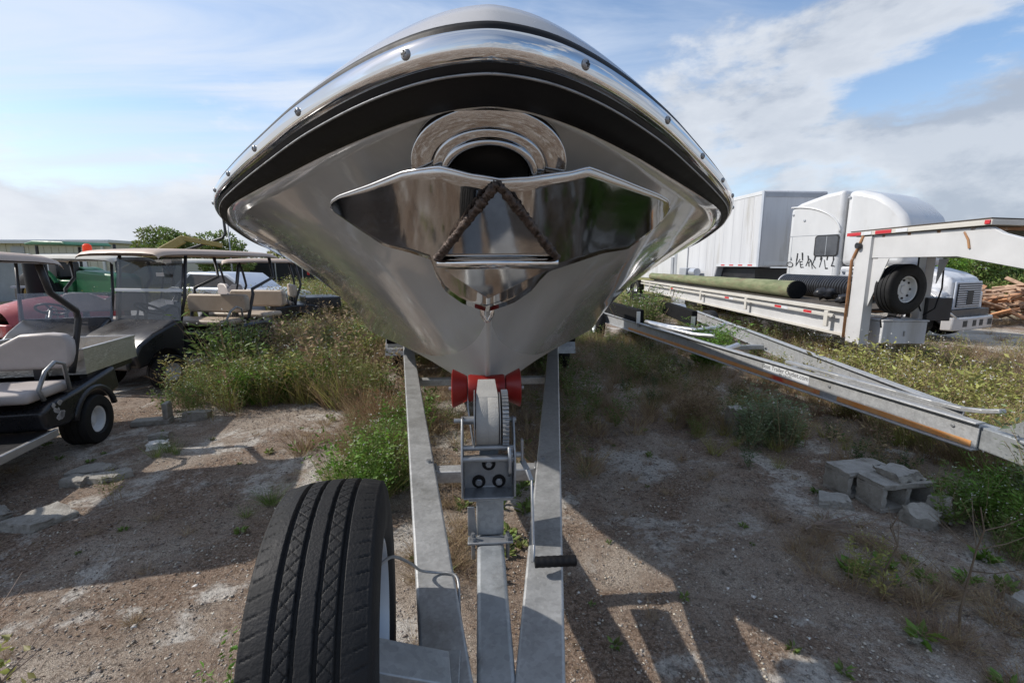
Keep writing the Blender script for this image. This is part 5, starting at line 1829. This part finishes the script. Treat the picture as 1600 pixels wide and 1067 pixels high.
def strips(P, Q, w0, w1, bend, rg=rng, seg=3):
    """thin blades or stems from P to Q"""
    n = len(P)
    D = Q - P
    s = np.cross(D, rg.normal(0, 1, (n, 3)))
    s /= np.linalg.norm(s, axis=1, keepdims=True) + 1e-9
    bd = rg.normal(0, 1, (n, 3)) * np.array([1, 1, .15])
    L = np.linalg.norm(D, axis=1, keepdims=True)
    Vs = []
    for k in range(seg + 1):
        t_ = k / seg
        c = P + D * t_ + bd * L * bend * t_ * t_
        w = (w0 * (1 - t_) + w1 * t_)
        Vs += [c - s * w / 2, c + s * w / 2]
    V = np.stack(Vs, 1).reshape(-1, 3)
    m = 2 * (seg + 1)
    k = np.arange(n)[:, None] * m
    F = []
    for j in range(seg):
        F += [k + [2 * j, 2 * j + 1, 2 * j + 3], k + [2 * j, 2 * j + 3, 2 * j + 2]]
    return V, np.concatenate(F)


def proto(kind, rg):
    """dict of part -> (V, F) for one clump about half a metre high"""
    parts = {}
    if kind in ('herb', 'fern', 'bushy', 'sparse'):
        ns = {'herb': 9, 'fern': 10, 'bushy': 16, 'sparse': 5}[kind]
        ang = rg.uniform(0, 2 * np.pi, ns)
        r0 = rg.uniform(0, .06, ns)
        lean = rg.uniform(.05, .55, ns)
        H = rg.uniform(.32, .62, ns)
        base = np.stack([r0 * np.cos(ang), r0 * np.sin(ang), 0 * ang], 1)
        tip = base + np.stack([np.cos(ang) * lean * H, np.sin(ang) * lean * H, H], 1)
        parts['stem'] = strips(base, tip, .006, .002, .06, rg)
        nl = {'herb': 24, 'fern': 60, 'bushy': 34, 'sparse': 16}[kind]
        t_ = rg.uniform(.15 if kind != 'sparse' else .35, 1.0, (ns, nl))
        P = (base[:, None] + (tip - base)[:, None] * t_[..., None]).reshape(-1, 3)
        a2 = rg.uniform(0, 2 * np.pi, ns * nl)
        spread = {'herb': .03, 'fern': .05, 'bushy': .075, 'sparse': .03}[kind]
        P = P + np.stack([np.cos(a2), np.sin(a2), rg.uniform(-.5, .6, len(a2))], 1) * rg.uniform(0, spread, (len(a2), 1))
        D = np.stack([np.cos(a2), np.sin(a2), rg.uniform(-.1, .9, len(a2))], 1)
        if kind == 'fern':
            L, W_ = rg.uniform(.025, .06, len(P)), rg.uniform(.003, .007, len(P))
        else:
            big = rg.choice([.55, .75, 1.0, 1.35])
            L = rg.uniform(.022, .060, len(P)) * big
            W_ = L * rg.uniform(.22, .42, len(P)) * rg.choice([.6, 1.0, 1.2])
        parts['leaf'] = leaves(P, D, L, W_, .25, rg)
        nf = {'herb': 5, 'fern': 0, 'bushy': 6, 'sparse': 4}[kind]
        if nf:
            k = rg.integers(0, ns, nf)
            P = tip[k] + rg.normal(0, .03, (nf, 3))
            parts['flower'] = leaves(np.repeat(P, 4, 0), rg.normal(0, 1, (nf * 4, 3)) * [1, 1, .5] + [0, 0, .3], .010, .008, .1, rg)
    elif kind == 'grass':
        n = 70
        ang = rg.uniform(0, 2 * np.pi, n)
        r0 = rg.uniform(0, .10, n)
        H = rg.uniform(.14, .42, n)
        lean = rg.uniform(.1, .9, n)
        base = np.stack([r0 * np.cos(ang), r0 * np.sin(ang), 0 * ang], 1)
        tip = base + np.stack([np.cos(ang) * lean * H, np.sin(ang) * lean * H, H], 1)
        parts['leaf'] = strips(base, tip, .0055, .0012, .18, rg)
        P = tip[rg.integers(0, n, 60)] + rg.normal(0, .02, (60, 3))
        parts['seed'] = leaves(P, rg.normal(0, 1, (60, 3)) + [0, 0, .8], .022, .006, .2, rg)
    elif kind == 'rosette':
        n = 22
        ang = rg.uniform(0, 2 * np.pi, n)
        P = np.stack([.02 * np.cos(ang), .02 * np.sin(ang), rg.uniform(.0, .07, n)], 1)
        D = np.stack([np.cos(ang), np.sin(ang), rg.uniform(.1, .9, n)], 1)
        L = rg.uniform(.06, .13, n)
        parts['leaf'] = leaves(P, D, L, L * .42, .2, rg)
    return parts


PROTO = {k: [proto(k, rng) for _ in range(8)] for k in ('herb', 'fern', 'bushy', 'sparse', 'grass', 'rosette')}


def scatter(spots, kind, mats, sinks, sc=(.7, 1.3), squash=1.0):
    """put clumps of a kind at spots; sinks maps material key -> Tri"""
    for x, y in spots:
        p = PROTO[kind][rng.integers(0, 8)]
        a = rng.uniform(0, 2 * np.pi)
        s_ = rng.uniform(*sc)
        ca, sa = math.cos(a) * s_, math.sin(a) * s_
        for part, (V, F) in p.items():
            key = mats.get(part, mats['leaf'])
            if key is None:
                continue
            Wv = np.empty_like(V)
            Wv[:, 0] = V[:, 0] * ca - V[:, 1] * sa + x
            Wv[:, 1] = V[:, 0] * sa + V[:, 1] * ca + y
            Wv[:, 2] = V[:, 2] * s_ * squash + gzf(x, y) - .005
            sinks.setdefault(key, Tri()).add(Wv, F)


def area(n, x0, x1, y0, y1, keep=None, clump=.0):
    out_ = []
    tries = 0
    while len(out_) < n and tries < n * 30:
        tries += 1
        x, y = rng.uniform(x0, x1), rng.uniform(y0, y1)
        if clump and math.sin(x * 2.3 + 1.3 * math.sin(y * 1.1)) + math.sin(y * 1.9 + x) + rng.normal(0, .5) < clump:
            continue
        if keep is None or keep(x, y):
            out_.append((x, y))
    return out_


def no_cart(x, y):
    for cx_, cy_, r_ in ((-3.9, 3.6, 1.35), (-4.46, 7.3, 1.3), (-6.2, 7.6, 1.3), (-5.15, 11.4, 1.2), (-6.3, 10.9, 1.2), (-8.2, 9.6, 1.4)):
        if (x - cx_) ** 2 + (y - cy_) ** 2 < r_ * r_:
            return False
    return True


def left_edge(x, y):
    # bare dirt in front of the field
    lim = 5.15 + .35 * math.sin(x * 2.1) + max(0, (x + 1.9)) * -.3
    return y > lim and no_cart(x, y) and (y > 7.5 or x > -3.62)


left, right, small = {}, {}, {}
G_ = dict(leaf='leaf', stem='dry', flower='flower')
Y_ = dict(leaf='leafy', stem='dry', flower='flower')
Dk = dict(leaf='leafd', stem='leafd', flower='flower')
Pl = dict(leaf='leafpale', stem='dry', flower='flower')
Br = dict(leaf='leafbright', stem='leafbright', flower='flower')
Dr = dict(leaf='dry', seed='dry', stem='dry', flower=None)
Rd = dict(leaf='dry', seed='dryred', stem='dry', flower=None)
Yg = dict(leaf='leafy', seed='dry', stem='dry', flower=None)
# field on the left
scatter(area(130, -3.9, -.95, 5.1, 12, left_edge, .1), 'herb', G_, left, (.5, 1.25))
scatter(area(150, -3.9, -.95, 5.4, 12, left_edge, .3), 'bushy', Y_, left, (.4, 1.15))
scatter(area(90, -3.9, -.95, 5.4, 12, left_edge, .2), 'sparse', Y_, left, (.7, 1.4))
scatter(area(160, -3.9, -.95, 5.2, 12, left_edge, .2), 'grass', Yg, left, (.7, 1.4))
scatter(area(70, -3.9, -.95, 5.2, 12, left_edge), 'sparse', Dr, left, (.9, 1.7))
scatter(area(110, -3.9, -.95, 5.1, 12, left_edge, .4), 'fern', G_, left, (.6, 1.2))
scatter(area(420, -4.0, -.9, 4.7, 12, left_edge, -.2), 'grass', Dr, left, (.6, 1.3))
scatter(area(120, -3.6, -.95, 6, 12, left_edge, .4), 'grass', Rd, left, (.9, 1.4))
scatter(area(90, -3.9, -1.0, 5.2, 10, left_edge, .5), 'bushy', Br, left, (.5, 1.0))
scatter(area(420, -9.5, -.9, 12, 26.5, no_cart), 'bushy', Y_, left, (1.0, 1.9))
scatter(area(300, -9.5, -.9, 12, 26.5, no_cart), 'herb', G_, left, (1.0, 1.9))
scatter(area(220, -9.5, -.9, 12, 26.5, no_cart, .3), 'grass', Rd, left, (1.3, 2.2))
scatter(area(120, -13, -5.5, 8, 16, no_cart), 'bushy', G_, left, (.7, 1.2))
# under the boat and along the trailer rails
scatter(area(130, -.9, .9, 3.2, 9, lambda x, y: abs(x) > .12), 'grass', Dr, left, (.5, .9), .7)
scatter(area(60, -.95, .9, 3.0, 9), 'herb', G_, left, (.4, .7), .7)
scatter(area(18, -1.0, -.62, 2.75, 4.6), 'fern', G_, left, (.4, .75))
scatter(area(26, -1.05, -.6, 2.75, 4.6), 'sparse', Br, left, (.6, 1.0))
scatter(area(30, -1.1, -.6, 2.75, 4.6), 'grass', Yg, left, (.4, .8))
scatter(area(26, -1.05, -.6, 2.9, 4.8), 'herb', G_, left, (.4, .8))
scatter(area(40, -.45, -.08, 2.1, 3.3), 'grass', Dr, left, (.3, .55), .6)
scatter(area(40, -.45, .4, 2.2, 3.6), 'rosette', G_, left, (.3, .6))
scatter(area(60, -1.7, -.55, 3.9, 5.4), 'grass', Dr, left, (.4, .9), .8)


# right-hand side
def r_low(x, y):
    return y > 4.4 - .35 * (x - 1.0) + .3 * math.sin(x * 4)


def r_main(x, y):
    # clear round the cinder blocks
    if (x - 2.65) ** 2 + (y - 2.85) ** 2 < .55 ** 2:
        return False
    return y > 3.55 - .55 * (x - 2.2) + .2 * math.sin(x * 5)


scatter(area(200, .85, 2.6, 4.2, 10, r_low), 'grass', Dr, right, (.4, .9), .8)
scatter(area(120, .85, 2.6, 4.4, 10, r_low, .1), 'herb', G_, right, (.4, .8))
scatter(area(110, 1.9, 3.3, 2.4, 10.5, r_main), 'herb', Dk, right, (.28, .5))
scatter(area(130, 1.9, 3.4, 2.4, 10.5, r_main), 'grass', Yg, right, (.35, .62))
scatter(area(60, 1.9, 3.4, 2.4, 10.5, r_main), 'sparse', Dr, right, (.4, .7))
scatter(area(110, 2.0, 4.9, 2.4, 10.5, r_main), 'bushy', G_, right, (.28, .5))
scatter(area(150, 2.3, 4.8, 2.8, 10.5, r_main, .3), 'grass', Dr, right, (.4, .7))
scatter(area(90, 3.85, 6.2, 2.0, 6.2), 'bushy', Y_, right, (.45, .9))
scatter(area(130, 3.85, 6.2, 2.0, 6.2), 'sparse', Y_, right, (.8, 1.4))
scatter(area(90, 3.85, 6.2, 2.0, 6.2), 'grass', Yg, right, (.7, 1.3))
scatter(area(220, 3.8, 6.6, 2.0, 6.3), 'grass', Dr, right, (.6, 1.2))
scatter(area(60, 3.85, 6.4, 2.2, 6.4), 'herb', G_, right, (.5, .9))
scatter(area(150, 4.6, 8.5, 7.2, 20), 'herb', G_, right, (.6, 1.1))
scatter(area(120, 4.6, 8.5, 7.2, 20), 'grass', Dr, right, (.7, 1.2))
scatter(area(150, 6.6, 11.5, 4.2, 9.0), 'grass', Dr, right, (.7, 1.2))
scatter(area(70, 6.4, 11.5, 4.2, 9.0, None, .4), 'bushy', Y_, right, (.6, 1.1))
scatter(area(240, 13, 30, 12, 34), 'grass', Dr, right, (.8, 1.6), .6)
scatter(area(42, 3.05, 3.75, 1.9, 2.7), 'bushy', Br, right, (.4, .75))
scatter(area(40, 2.9, 3.75, 1.9, 2.75), 'herb', G_, right, (.4, .75))
scatter(area(70, 1.95, 2.9, 1.25, 1.95), 'grass', Dr, right, (.35, .6), .5)
scatter(area(16, 1.9, 2.8, 1.3, 2.2), 'rosette', Br, right, (.35, .7))
scatter(area(36, 1.75, 2.4, 1.9, 2.7), 'grass', Dr, right, (.3, .55), .5)
# thin scatter over the dirt
bare = lambda x, y: not (-.3 < x < .35 and y < 2)
scatter(area(70, -4.2, 2.4, 1.3, 5.0, bare), 'rosette', G_, small, (.15, .4))
scatter(area(90, -4.2, 2.4, 1.3, 5.0, bare, .2), 'grass', Dr, small, (.15, .4), .6)
NAMES = {'leaf': 'green_weeds', 'leafy': 'yellow_weeds', 'leafd': 'dark_weeds', 'leafpale': 'pale_weeds', 'leafbright': 'bright_weeds', 'dry': 'dry_grass', 'dryred': 'dry_seed_heads', 'flower': 'white_flowers'}
WORDS = {'leaf': 'green leafy weeds', 'leafy': 'yellow green weeds', 'leafd': 'dark green weeds', 'leafpale': 'pale green weeds', 'leafbright': 'bright green weeds', 'dry': 'dry straw grass and stalks', 'dryred': 'rusty dry seed heads', 'flower': 'tiny white weed flowers'}
for sink, where in ((left, 'beside the golf carts'), (right, 'around the empty trailer'), (small, 'sprinkled over the bare dirt')):
    for key, tri in sink.items():
        o = tri.build(NAMES[key], M[key])
        o['kind'] = 'stuff'
        tag(o, WORDS[key] + ' growing ' + where, 'weeds')


def plant(name, label, x, y, kind, mats, n, spread, sc, squash=1.0):
    """a plant that stands out on its own"""
    t_ = thing(name, label, 'plant', (x, y, gzf(x, y)))
    sink = {}
    pts = [(x + rng.normal(0, spread), y + rng.normal(0, spread)) for _ in range(n)]
    for part in ('stem', 'leaf', 'flower', 'seed'):
        pass
    trip = {}
    for px_, py_ in pts:
        p = PROTO[kind][rng.integers(0, 8)]
        a = rng.uniform(0, 2 * np.pi)
        s_ = rng.uniform(*sc)
        for part, (V, F) in p.items():
            key = mats.get(part, mats['leaf'])
            if key is None:
                continue
            Wv = np.empty_like(V)
            Wv[:, 0] = (V[:, 0] * math.cos(a) - V[:, 1] * math.sin(a)) * s_ + px_ - x
            Wv[:, 1] = (V[:, 0] * math.sin(a) + V[:, 1] * math.cos(a)) * s_ + py_ - y
            Wv[:, 2] = V[:, 2] * s_ * squash
            trip.setdefault((part, key), Tri()).add(Wv, F)
    for (part, key), tri in trip.items():
        o = tri.build({'leaf': 'foliage', 'stem': 'stem', 'flower': 'blossom', 'seed': 'seed_head'}[part], M[key], t_)
        o['kind'] = 'stuff'
    return t_


plant('flowering_bush', 'pale sage bush with tiny white flowers below the lettered trailer rail', 2.66, 3.95, 'bushy', Pl, 11, .13, (.4, 1.0))
plant('dry_bush', 'brownish dry bush in the shade left of the pale sage bush', 2.25, 4.45, 'fern', Dr, 12, .12, (.6, .85))
plant('rust_seed_clump', 'rust coloured dry seed clump beside the left trailer rail', -1.02, 4.7, 'grass', Rd, 10, .06, (.9, 1.2))
plant('leafy_weed', 'bright green leafy weed just beyond the spare tyre', -.78, 2.95, 'bushy', Br, 8, .09, (.45, .75))
plant('leafy_weed', 'tall green weed with narrow leaves in front of the black windshield cart', -3.32, 6.4, 'bushy', G_, 9, .10, (1.3, 1.7))
plant('leafy_weed', 'bright fresh weed at the front edge of the flowering patch', -2.72, 5.55, 'bushy', Br, 6, .08, (.75, 1.0))
plant('flowering_weed', 'white flowering weed patch beside the cart with the smoked windshield', -3.15, 5.25, 'herb', G_, 14, .22, (.6, .9))
plant('small_weed', 'small green sprig on the bare dirt below the broken slabs', -2.56, 3.18, 'sparse', Y_, 4, .05, (.35, .5))
plant('small_weed', 'little green tuft beside the white brick end', -2.80, 4.05, 'grass', G_, 3, .05, (.35, .45))
plant('small_weed', 'low dark tuft on the dirt just beyond the spare tyre', -1.55, 3.05, 'grass', G_, 4, .07, (.3, .45), .7)
plant('small_weed', 'light green sprig at the bottom edge left of the spare tyre', -.86, 1.50, 'sparse', Br, 5, .06, (.4, .55))
plant('yellow_flower_weed', 'low weed with yellowing leaves at the end of the sunlit dirt strip', 1.92, 2.05, 'sparse', Y_, 7, .09, (.4, .6))
plant('tall_bush', 'tall yellow green bush in front of the white toolbox', 5.35, 5.9, 'bushy', Y_, 12, .22, (.8, 1.15))
plant('tall_bush', 'straw tinted bush standing in front of the truck bumper', 6.0, 4.9, 'bushy', Y_, 14, .28, (.8, 1.1))
plant('tall_bush', 'loose pale flowering bush beside the tongue of the empty trailer', 3.62, 2.25, 'bushy', Pl, 9, .12, (.9, 1.25))
plant('trailer_weed', 'green weed growing up between the rails of the empty trailer', 3.55, 6.9, 'bushy', Br, 9, .16, (1.0, 1.35))
plant('trailer_weed', 'bushy weed growing through the carpeted bunks of the empty trailer', 3.25, 9.6, 'bushy', G_, 10, .16, (1.6, 2.0))

# dead stalks
for k, (x, y, h_, lbl) in enumerate(((2.13, 1.70, .62, 'tall dark dead stalk rising from the dry grass'), (1.98, 1.92, .45, 'forked dead stalk left of the tall dark stalk'), (-1.86, 1.66, .42, 'leafy brown seed stalk at the lower left corner'))):
    t_ = thing('dead_stalk', lbl, 'plant', (x, y, gzf(x, y)))
    pts = [(rnd.gauss(0, .012), rnd.gauss(0, .012), h_ * q) for q in np.linspace(0, 1, 7)]
    b = MB()
    b.tube(pts, [.0065 - .004 * q for q in np.linspace(0, 1, 7)], 6)
    b.build('stem', M['bark' if k < 2 else 'twig'], t_)
    for j in range(9):
        q = rnd.randrange(1, 6)
        a = rnd.uniform(0, 6.28)
        L_ = rnd.uniform(.08, .22)
        p = Vector(pts[q])
        b = MB()
        b.tube([p, p + Vector((math.cos(a) * L_ * .5, math.sin(a) * L_ * .5, L_ * .3)), p + Vector((math.cos(a) * L_, math.sin(a) * L_, L_ * .75))], [.003, .002, .001], 5)
        b.build('twig', M['bark' if k < 2 else 'twig'], t_)
    if k == 2:
        P = np.array(pts)[rng.integers(0, 4, 30)] + rng.normal(0, .03, (30, 3))
        V, F = leaves(P, rng.normal(0, 1, (30, 3)), .05, .022)
        np_mesh('foliage', V, F, M['leafy'], t_)
        b = MB()
        b.tube([pts[-1], Vector(pts[-1]) + Vector((.01, 0, .035))], [.010, .007], 8)
        b.build('seed_head', M['bark'], t_)
# fallen branch
fb = thing('fallen_branch', 'bare grey fallen branch lying on the dirt left of the blocks', 'branch', (1.98, 2.50, gzf(2, 2.5)))
b = MB()
b.tube([(0, 0, .012), (.12, .05, .03), (.30, .06, .04)], [.008, .006, .004], 6)
b.build('limb', M['twig'], fb)
for k in range(12):
    a = rnd.uniform(-.9, 1.0)
    L_ = rnd.uniform(.15, .5)
    b = MB()
    x0 = rnd.uniform(0, .2)
    b.tube([(x0, .03, .02), (x0 + math.cos(a) * L_ * .5, .03 + math.sin(a) * L_ * .5, rnd.uniform(.02, .07)), (x0 + math.cos(a) * L_, .03 + math.sin(a) * L_, rnd.uniform(.005, .08))], [.004, .003, .0012], 5)
    b.build('twig', M['twig'], fb)

# pebbles, shell bits, twigs and leaf litter
def bits(n, x0, x1, y0, y1, smin, smax, flat, power=2.0):
    P = np.stack([rng.uniform(x0, x1, n), y0 + (y1 - y0) * rng.uniform(0, 1, n) ** 1.3, np.zeros(n)], 1)
    P[:, 2] = gz(P[:, 0], P[:, 1])
    s_ = smin + (smax - smin) * rng.uniform(0, 1, n) ** power
    base = np.array([[1, 0, 0], [0, 1, 0], [-1, 0, 0], [0, -1, 0], [0, 0, 1], [0, 0, -.4]], float)
    Fo = np.array([[0, 1, 4], [1, 2, 4], [2, 3, 4], [3, 0, 4], [1, 0, 5], [2, 1, 5], [3, 2, 5], [0, 3, 5]])
    V = base[None] * rng.uniform(.55, 1.3, (n, 6, 1)) + rng.normal(0, .15, (n, 6, 3))
    V[:, :, 2] *= flat
    a = rng.uniform(0, 2 * np.pi, n)
    ca, sa = np.cos(a)[:, None], np.sin(a)[:, None]
    X = V[:, :, 0] * ca - V[:, :, 1] * sa
    Y = V[:, :, 0] * sa + V[:, :, 1] * ca
    V = np.stack([X, Y, V[:, :, 2]], -1) * s_[:, None, None] + P[:, None, :]
    F = (Fo[None] + (np.arange(n) * 6)[:, None, None]).reshape(-1, 3)
    return V.reshape(-1, 3), F


V, F = bits(56000, -4.3, 3.4, 1.15, 5.6, .0015, .0105, .6, 2.4)
o = np_mesh('gravel', V, F, M['pebble'])
o['kind'] = 'stuff'
tag(o, 'fine grey gravel strewn over the dirt yard', 'gravel')
V, F = bits(520, -4.5, 3.6, 1.1, 6.5, .002, .020, .5, 4)
o = np_mesh('shell_fragments', V, F, M['shellbit'])
o['kind'] = 'stuff'
tag(o, 'scattered white shell and stone fragments on the dirt', 'shell')
n = 5200
P = np.stack([rng.uniform(-4.5, 3.6, n), rng.uniform(1.1, 6, n), np.zeros(n)], 1)
P[:, 2] = gz(P[:, 0], P[:, 1]) + .004
a = rng.uniform(0, 2 * np.pi, n)
L_ = rng.uniform(.02, .10, n) * rng.uniform(.4, 1.2, n)
Q = P + np.stack([np.cos(a) * L_, np.sin(a) * L_, rng.uniform(0, .012, n)], 1)
V, F = strips(P, Q, .0026, .0012, .12)
o = np_mesh('twig_litter', V, F, M['twig'])
o['kind'] = 'stuff'
tag(o, 'thin dry twigs and straw littering the dirt', 'litter')
n = 5000
xy = np.array(area(n, -4.5, 3.6, 1.1, 6.2, None, .1))
n = len(xy)
P = np.stack([xy[:, 0], xy[:, 1], gz(xy[:, 0], xy[:, 1]) + .005], 1)
a = rng.uniform(0, 2 * np.pi, n)
V, F = leaves(P, np.stack([np.cos(a), np.sin(a), rng.uniform(-.05, .25, n)], 1), rng.uniform(.008, .03, n), rng.uniform(.004, .012, n))
o = np_mesh('leaf_litter', V, F, M['litter'])
o['kind'] = 'stuff'
tag(o, 'small brown dead leaves lying on the dirt', 'litter')


# ================================================================== trees
def tree(name, label, x, y, h, r, leafkey, nleaf=5200, trunk_h=.35, lsz=(.10, .20), squash=.75, group=None, seed=0):
    rg = np.random.default_rng(100 + seed)
    t_ = thing(name, label, 'tree', (x, y, gzf(x, y) - .3), 0, group)
    b = MB()
    th = h * trunk_h
    b.tube([(0, 0, 0), (.05 * r, .03 * r, th * .6), (.02 * r, .08 * r, th)], [.055 * r + .03, .045 * r + .02, .035 * r + .015], 8)
    b.build('trunk', M['bark'], t_, smooth=True)
    centres, b = [], MB()
    for k in range(11):
        a = rg.uniform(0, 2 * np.pi)
        d = r * rg.uniform(.25, .95)
        z = th + (h - th) * rg.uniform(.15, .95) * (1 - .35 * d / r)
        e = Vector((math.cos(a) * d, math.sin(a) * d, z))
        mid = Vector((e.x * .45, e.y * .45, th + (z - th) * .55))
        b.tube([(.02 * r, .08 * r, th * .92), mid, e], [.026 * r + .008, .016 * r + .005, .006], 6)
        centres += [np.array(e), np.array(mid) * .6 + np.array(e) * .4]
    b.build('limb', M['bark'], t_, smooth=True)
    centres = np.array(centres)
    per = nleaf // len(centres)
    Ps, Ds = [], []
    for c in centres:
        s_ = r * rg.uniform(.16, .34)
        q = rg.normal(0, 1, (per, 3))
        q /= np.linalg.norm(q, axis=1, keepdims=True)
        rad = rg.uniform(.2, 1, (per, 1)) ** .6
        P = c + q * rad * s_ * np.array([1.25, 1.25, squash])
        Ps.append(P)
        Ds.append(q + rg.normal(0, .6, (per, 3)))
    P, D = np.concatenate(Ps), np.concatenate(Ds)
    P[:, 2] = np.maximum(P[:, 2], th * .5)
    L_ = rg.uniform(*lsz, len(P))
    V, F = leaves(P, D, L_, L_ * .5, .2, rg)
    np_mesh('crown', V, F, M[leafkey], t_)
    return t_


tree('leafy_tree', 'airy bright green tree left of the thin grey pole', -15.9, 25.2, 4.1, 1.45, 'leaf', seed=1, group='trees beyond the carts')
tree('leafy_tree', 'rounder green tree right behind the thin grey pole', -13.9, 26.1, 4.0, 1.6, 'leaf', 6000, seed=2, group='trees beyond the carts')
tree('leafy_tree', 'small tree above the black fence beside the boat hull', -11.9, 30.0, 3.5, 1.7, 'leafy', seed=3, group='trees beyond the carts')
tree('leafy_tree', 'low dull tree between the grey pole and the boat', -15.2, 33.0, 3.0, 1.7, 'leafd', seed=4, group='trees beyond the carts')
for k, (x, y, h_, r_, key, lbl) in enumerate(((27.0, 27.0, 3.0, 2.6, 'leafbright', 'bright green thicket just past the truck hood'), (31.5, 28.0, 3.1, 2.8, 'leaf', 'green thicket behind the middle of the timber heap'), (36.0, 28.5, 2.6, 2.6, 'leafd', 'darker thicket at the far end of the timber heap'), (23.5, 29.0, 2.6, 2.3, 'leaf', 'low thicket mostly hidden by the truck hood'))):
    tree('thicket', lbl, x, y, h_ + 1.0, r_, key, 7000, .12, (.12, .26), .8, 'thickets behind the timber heap', 10 + k)
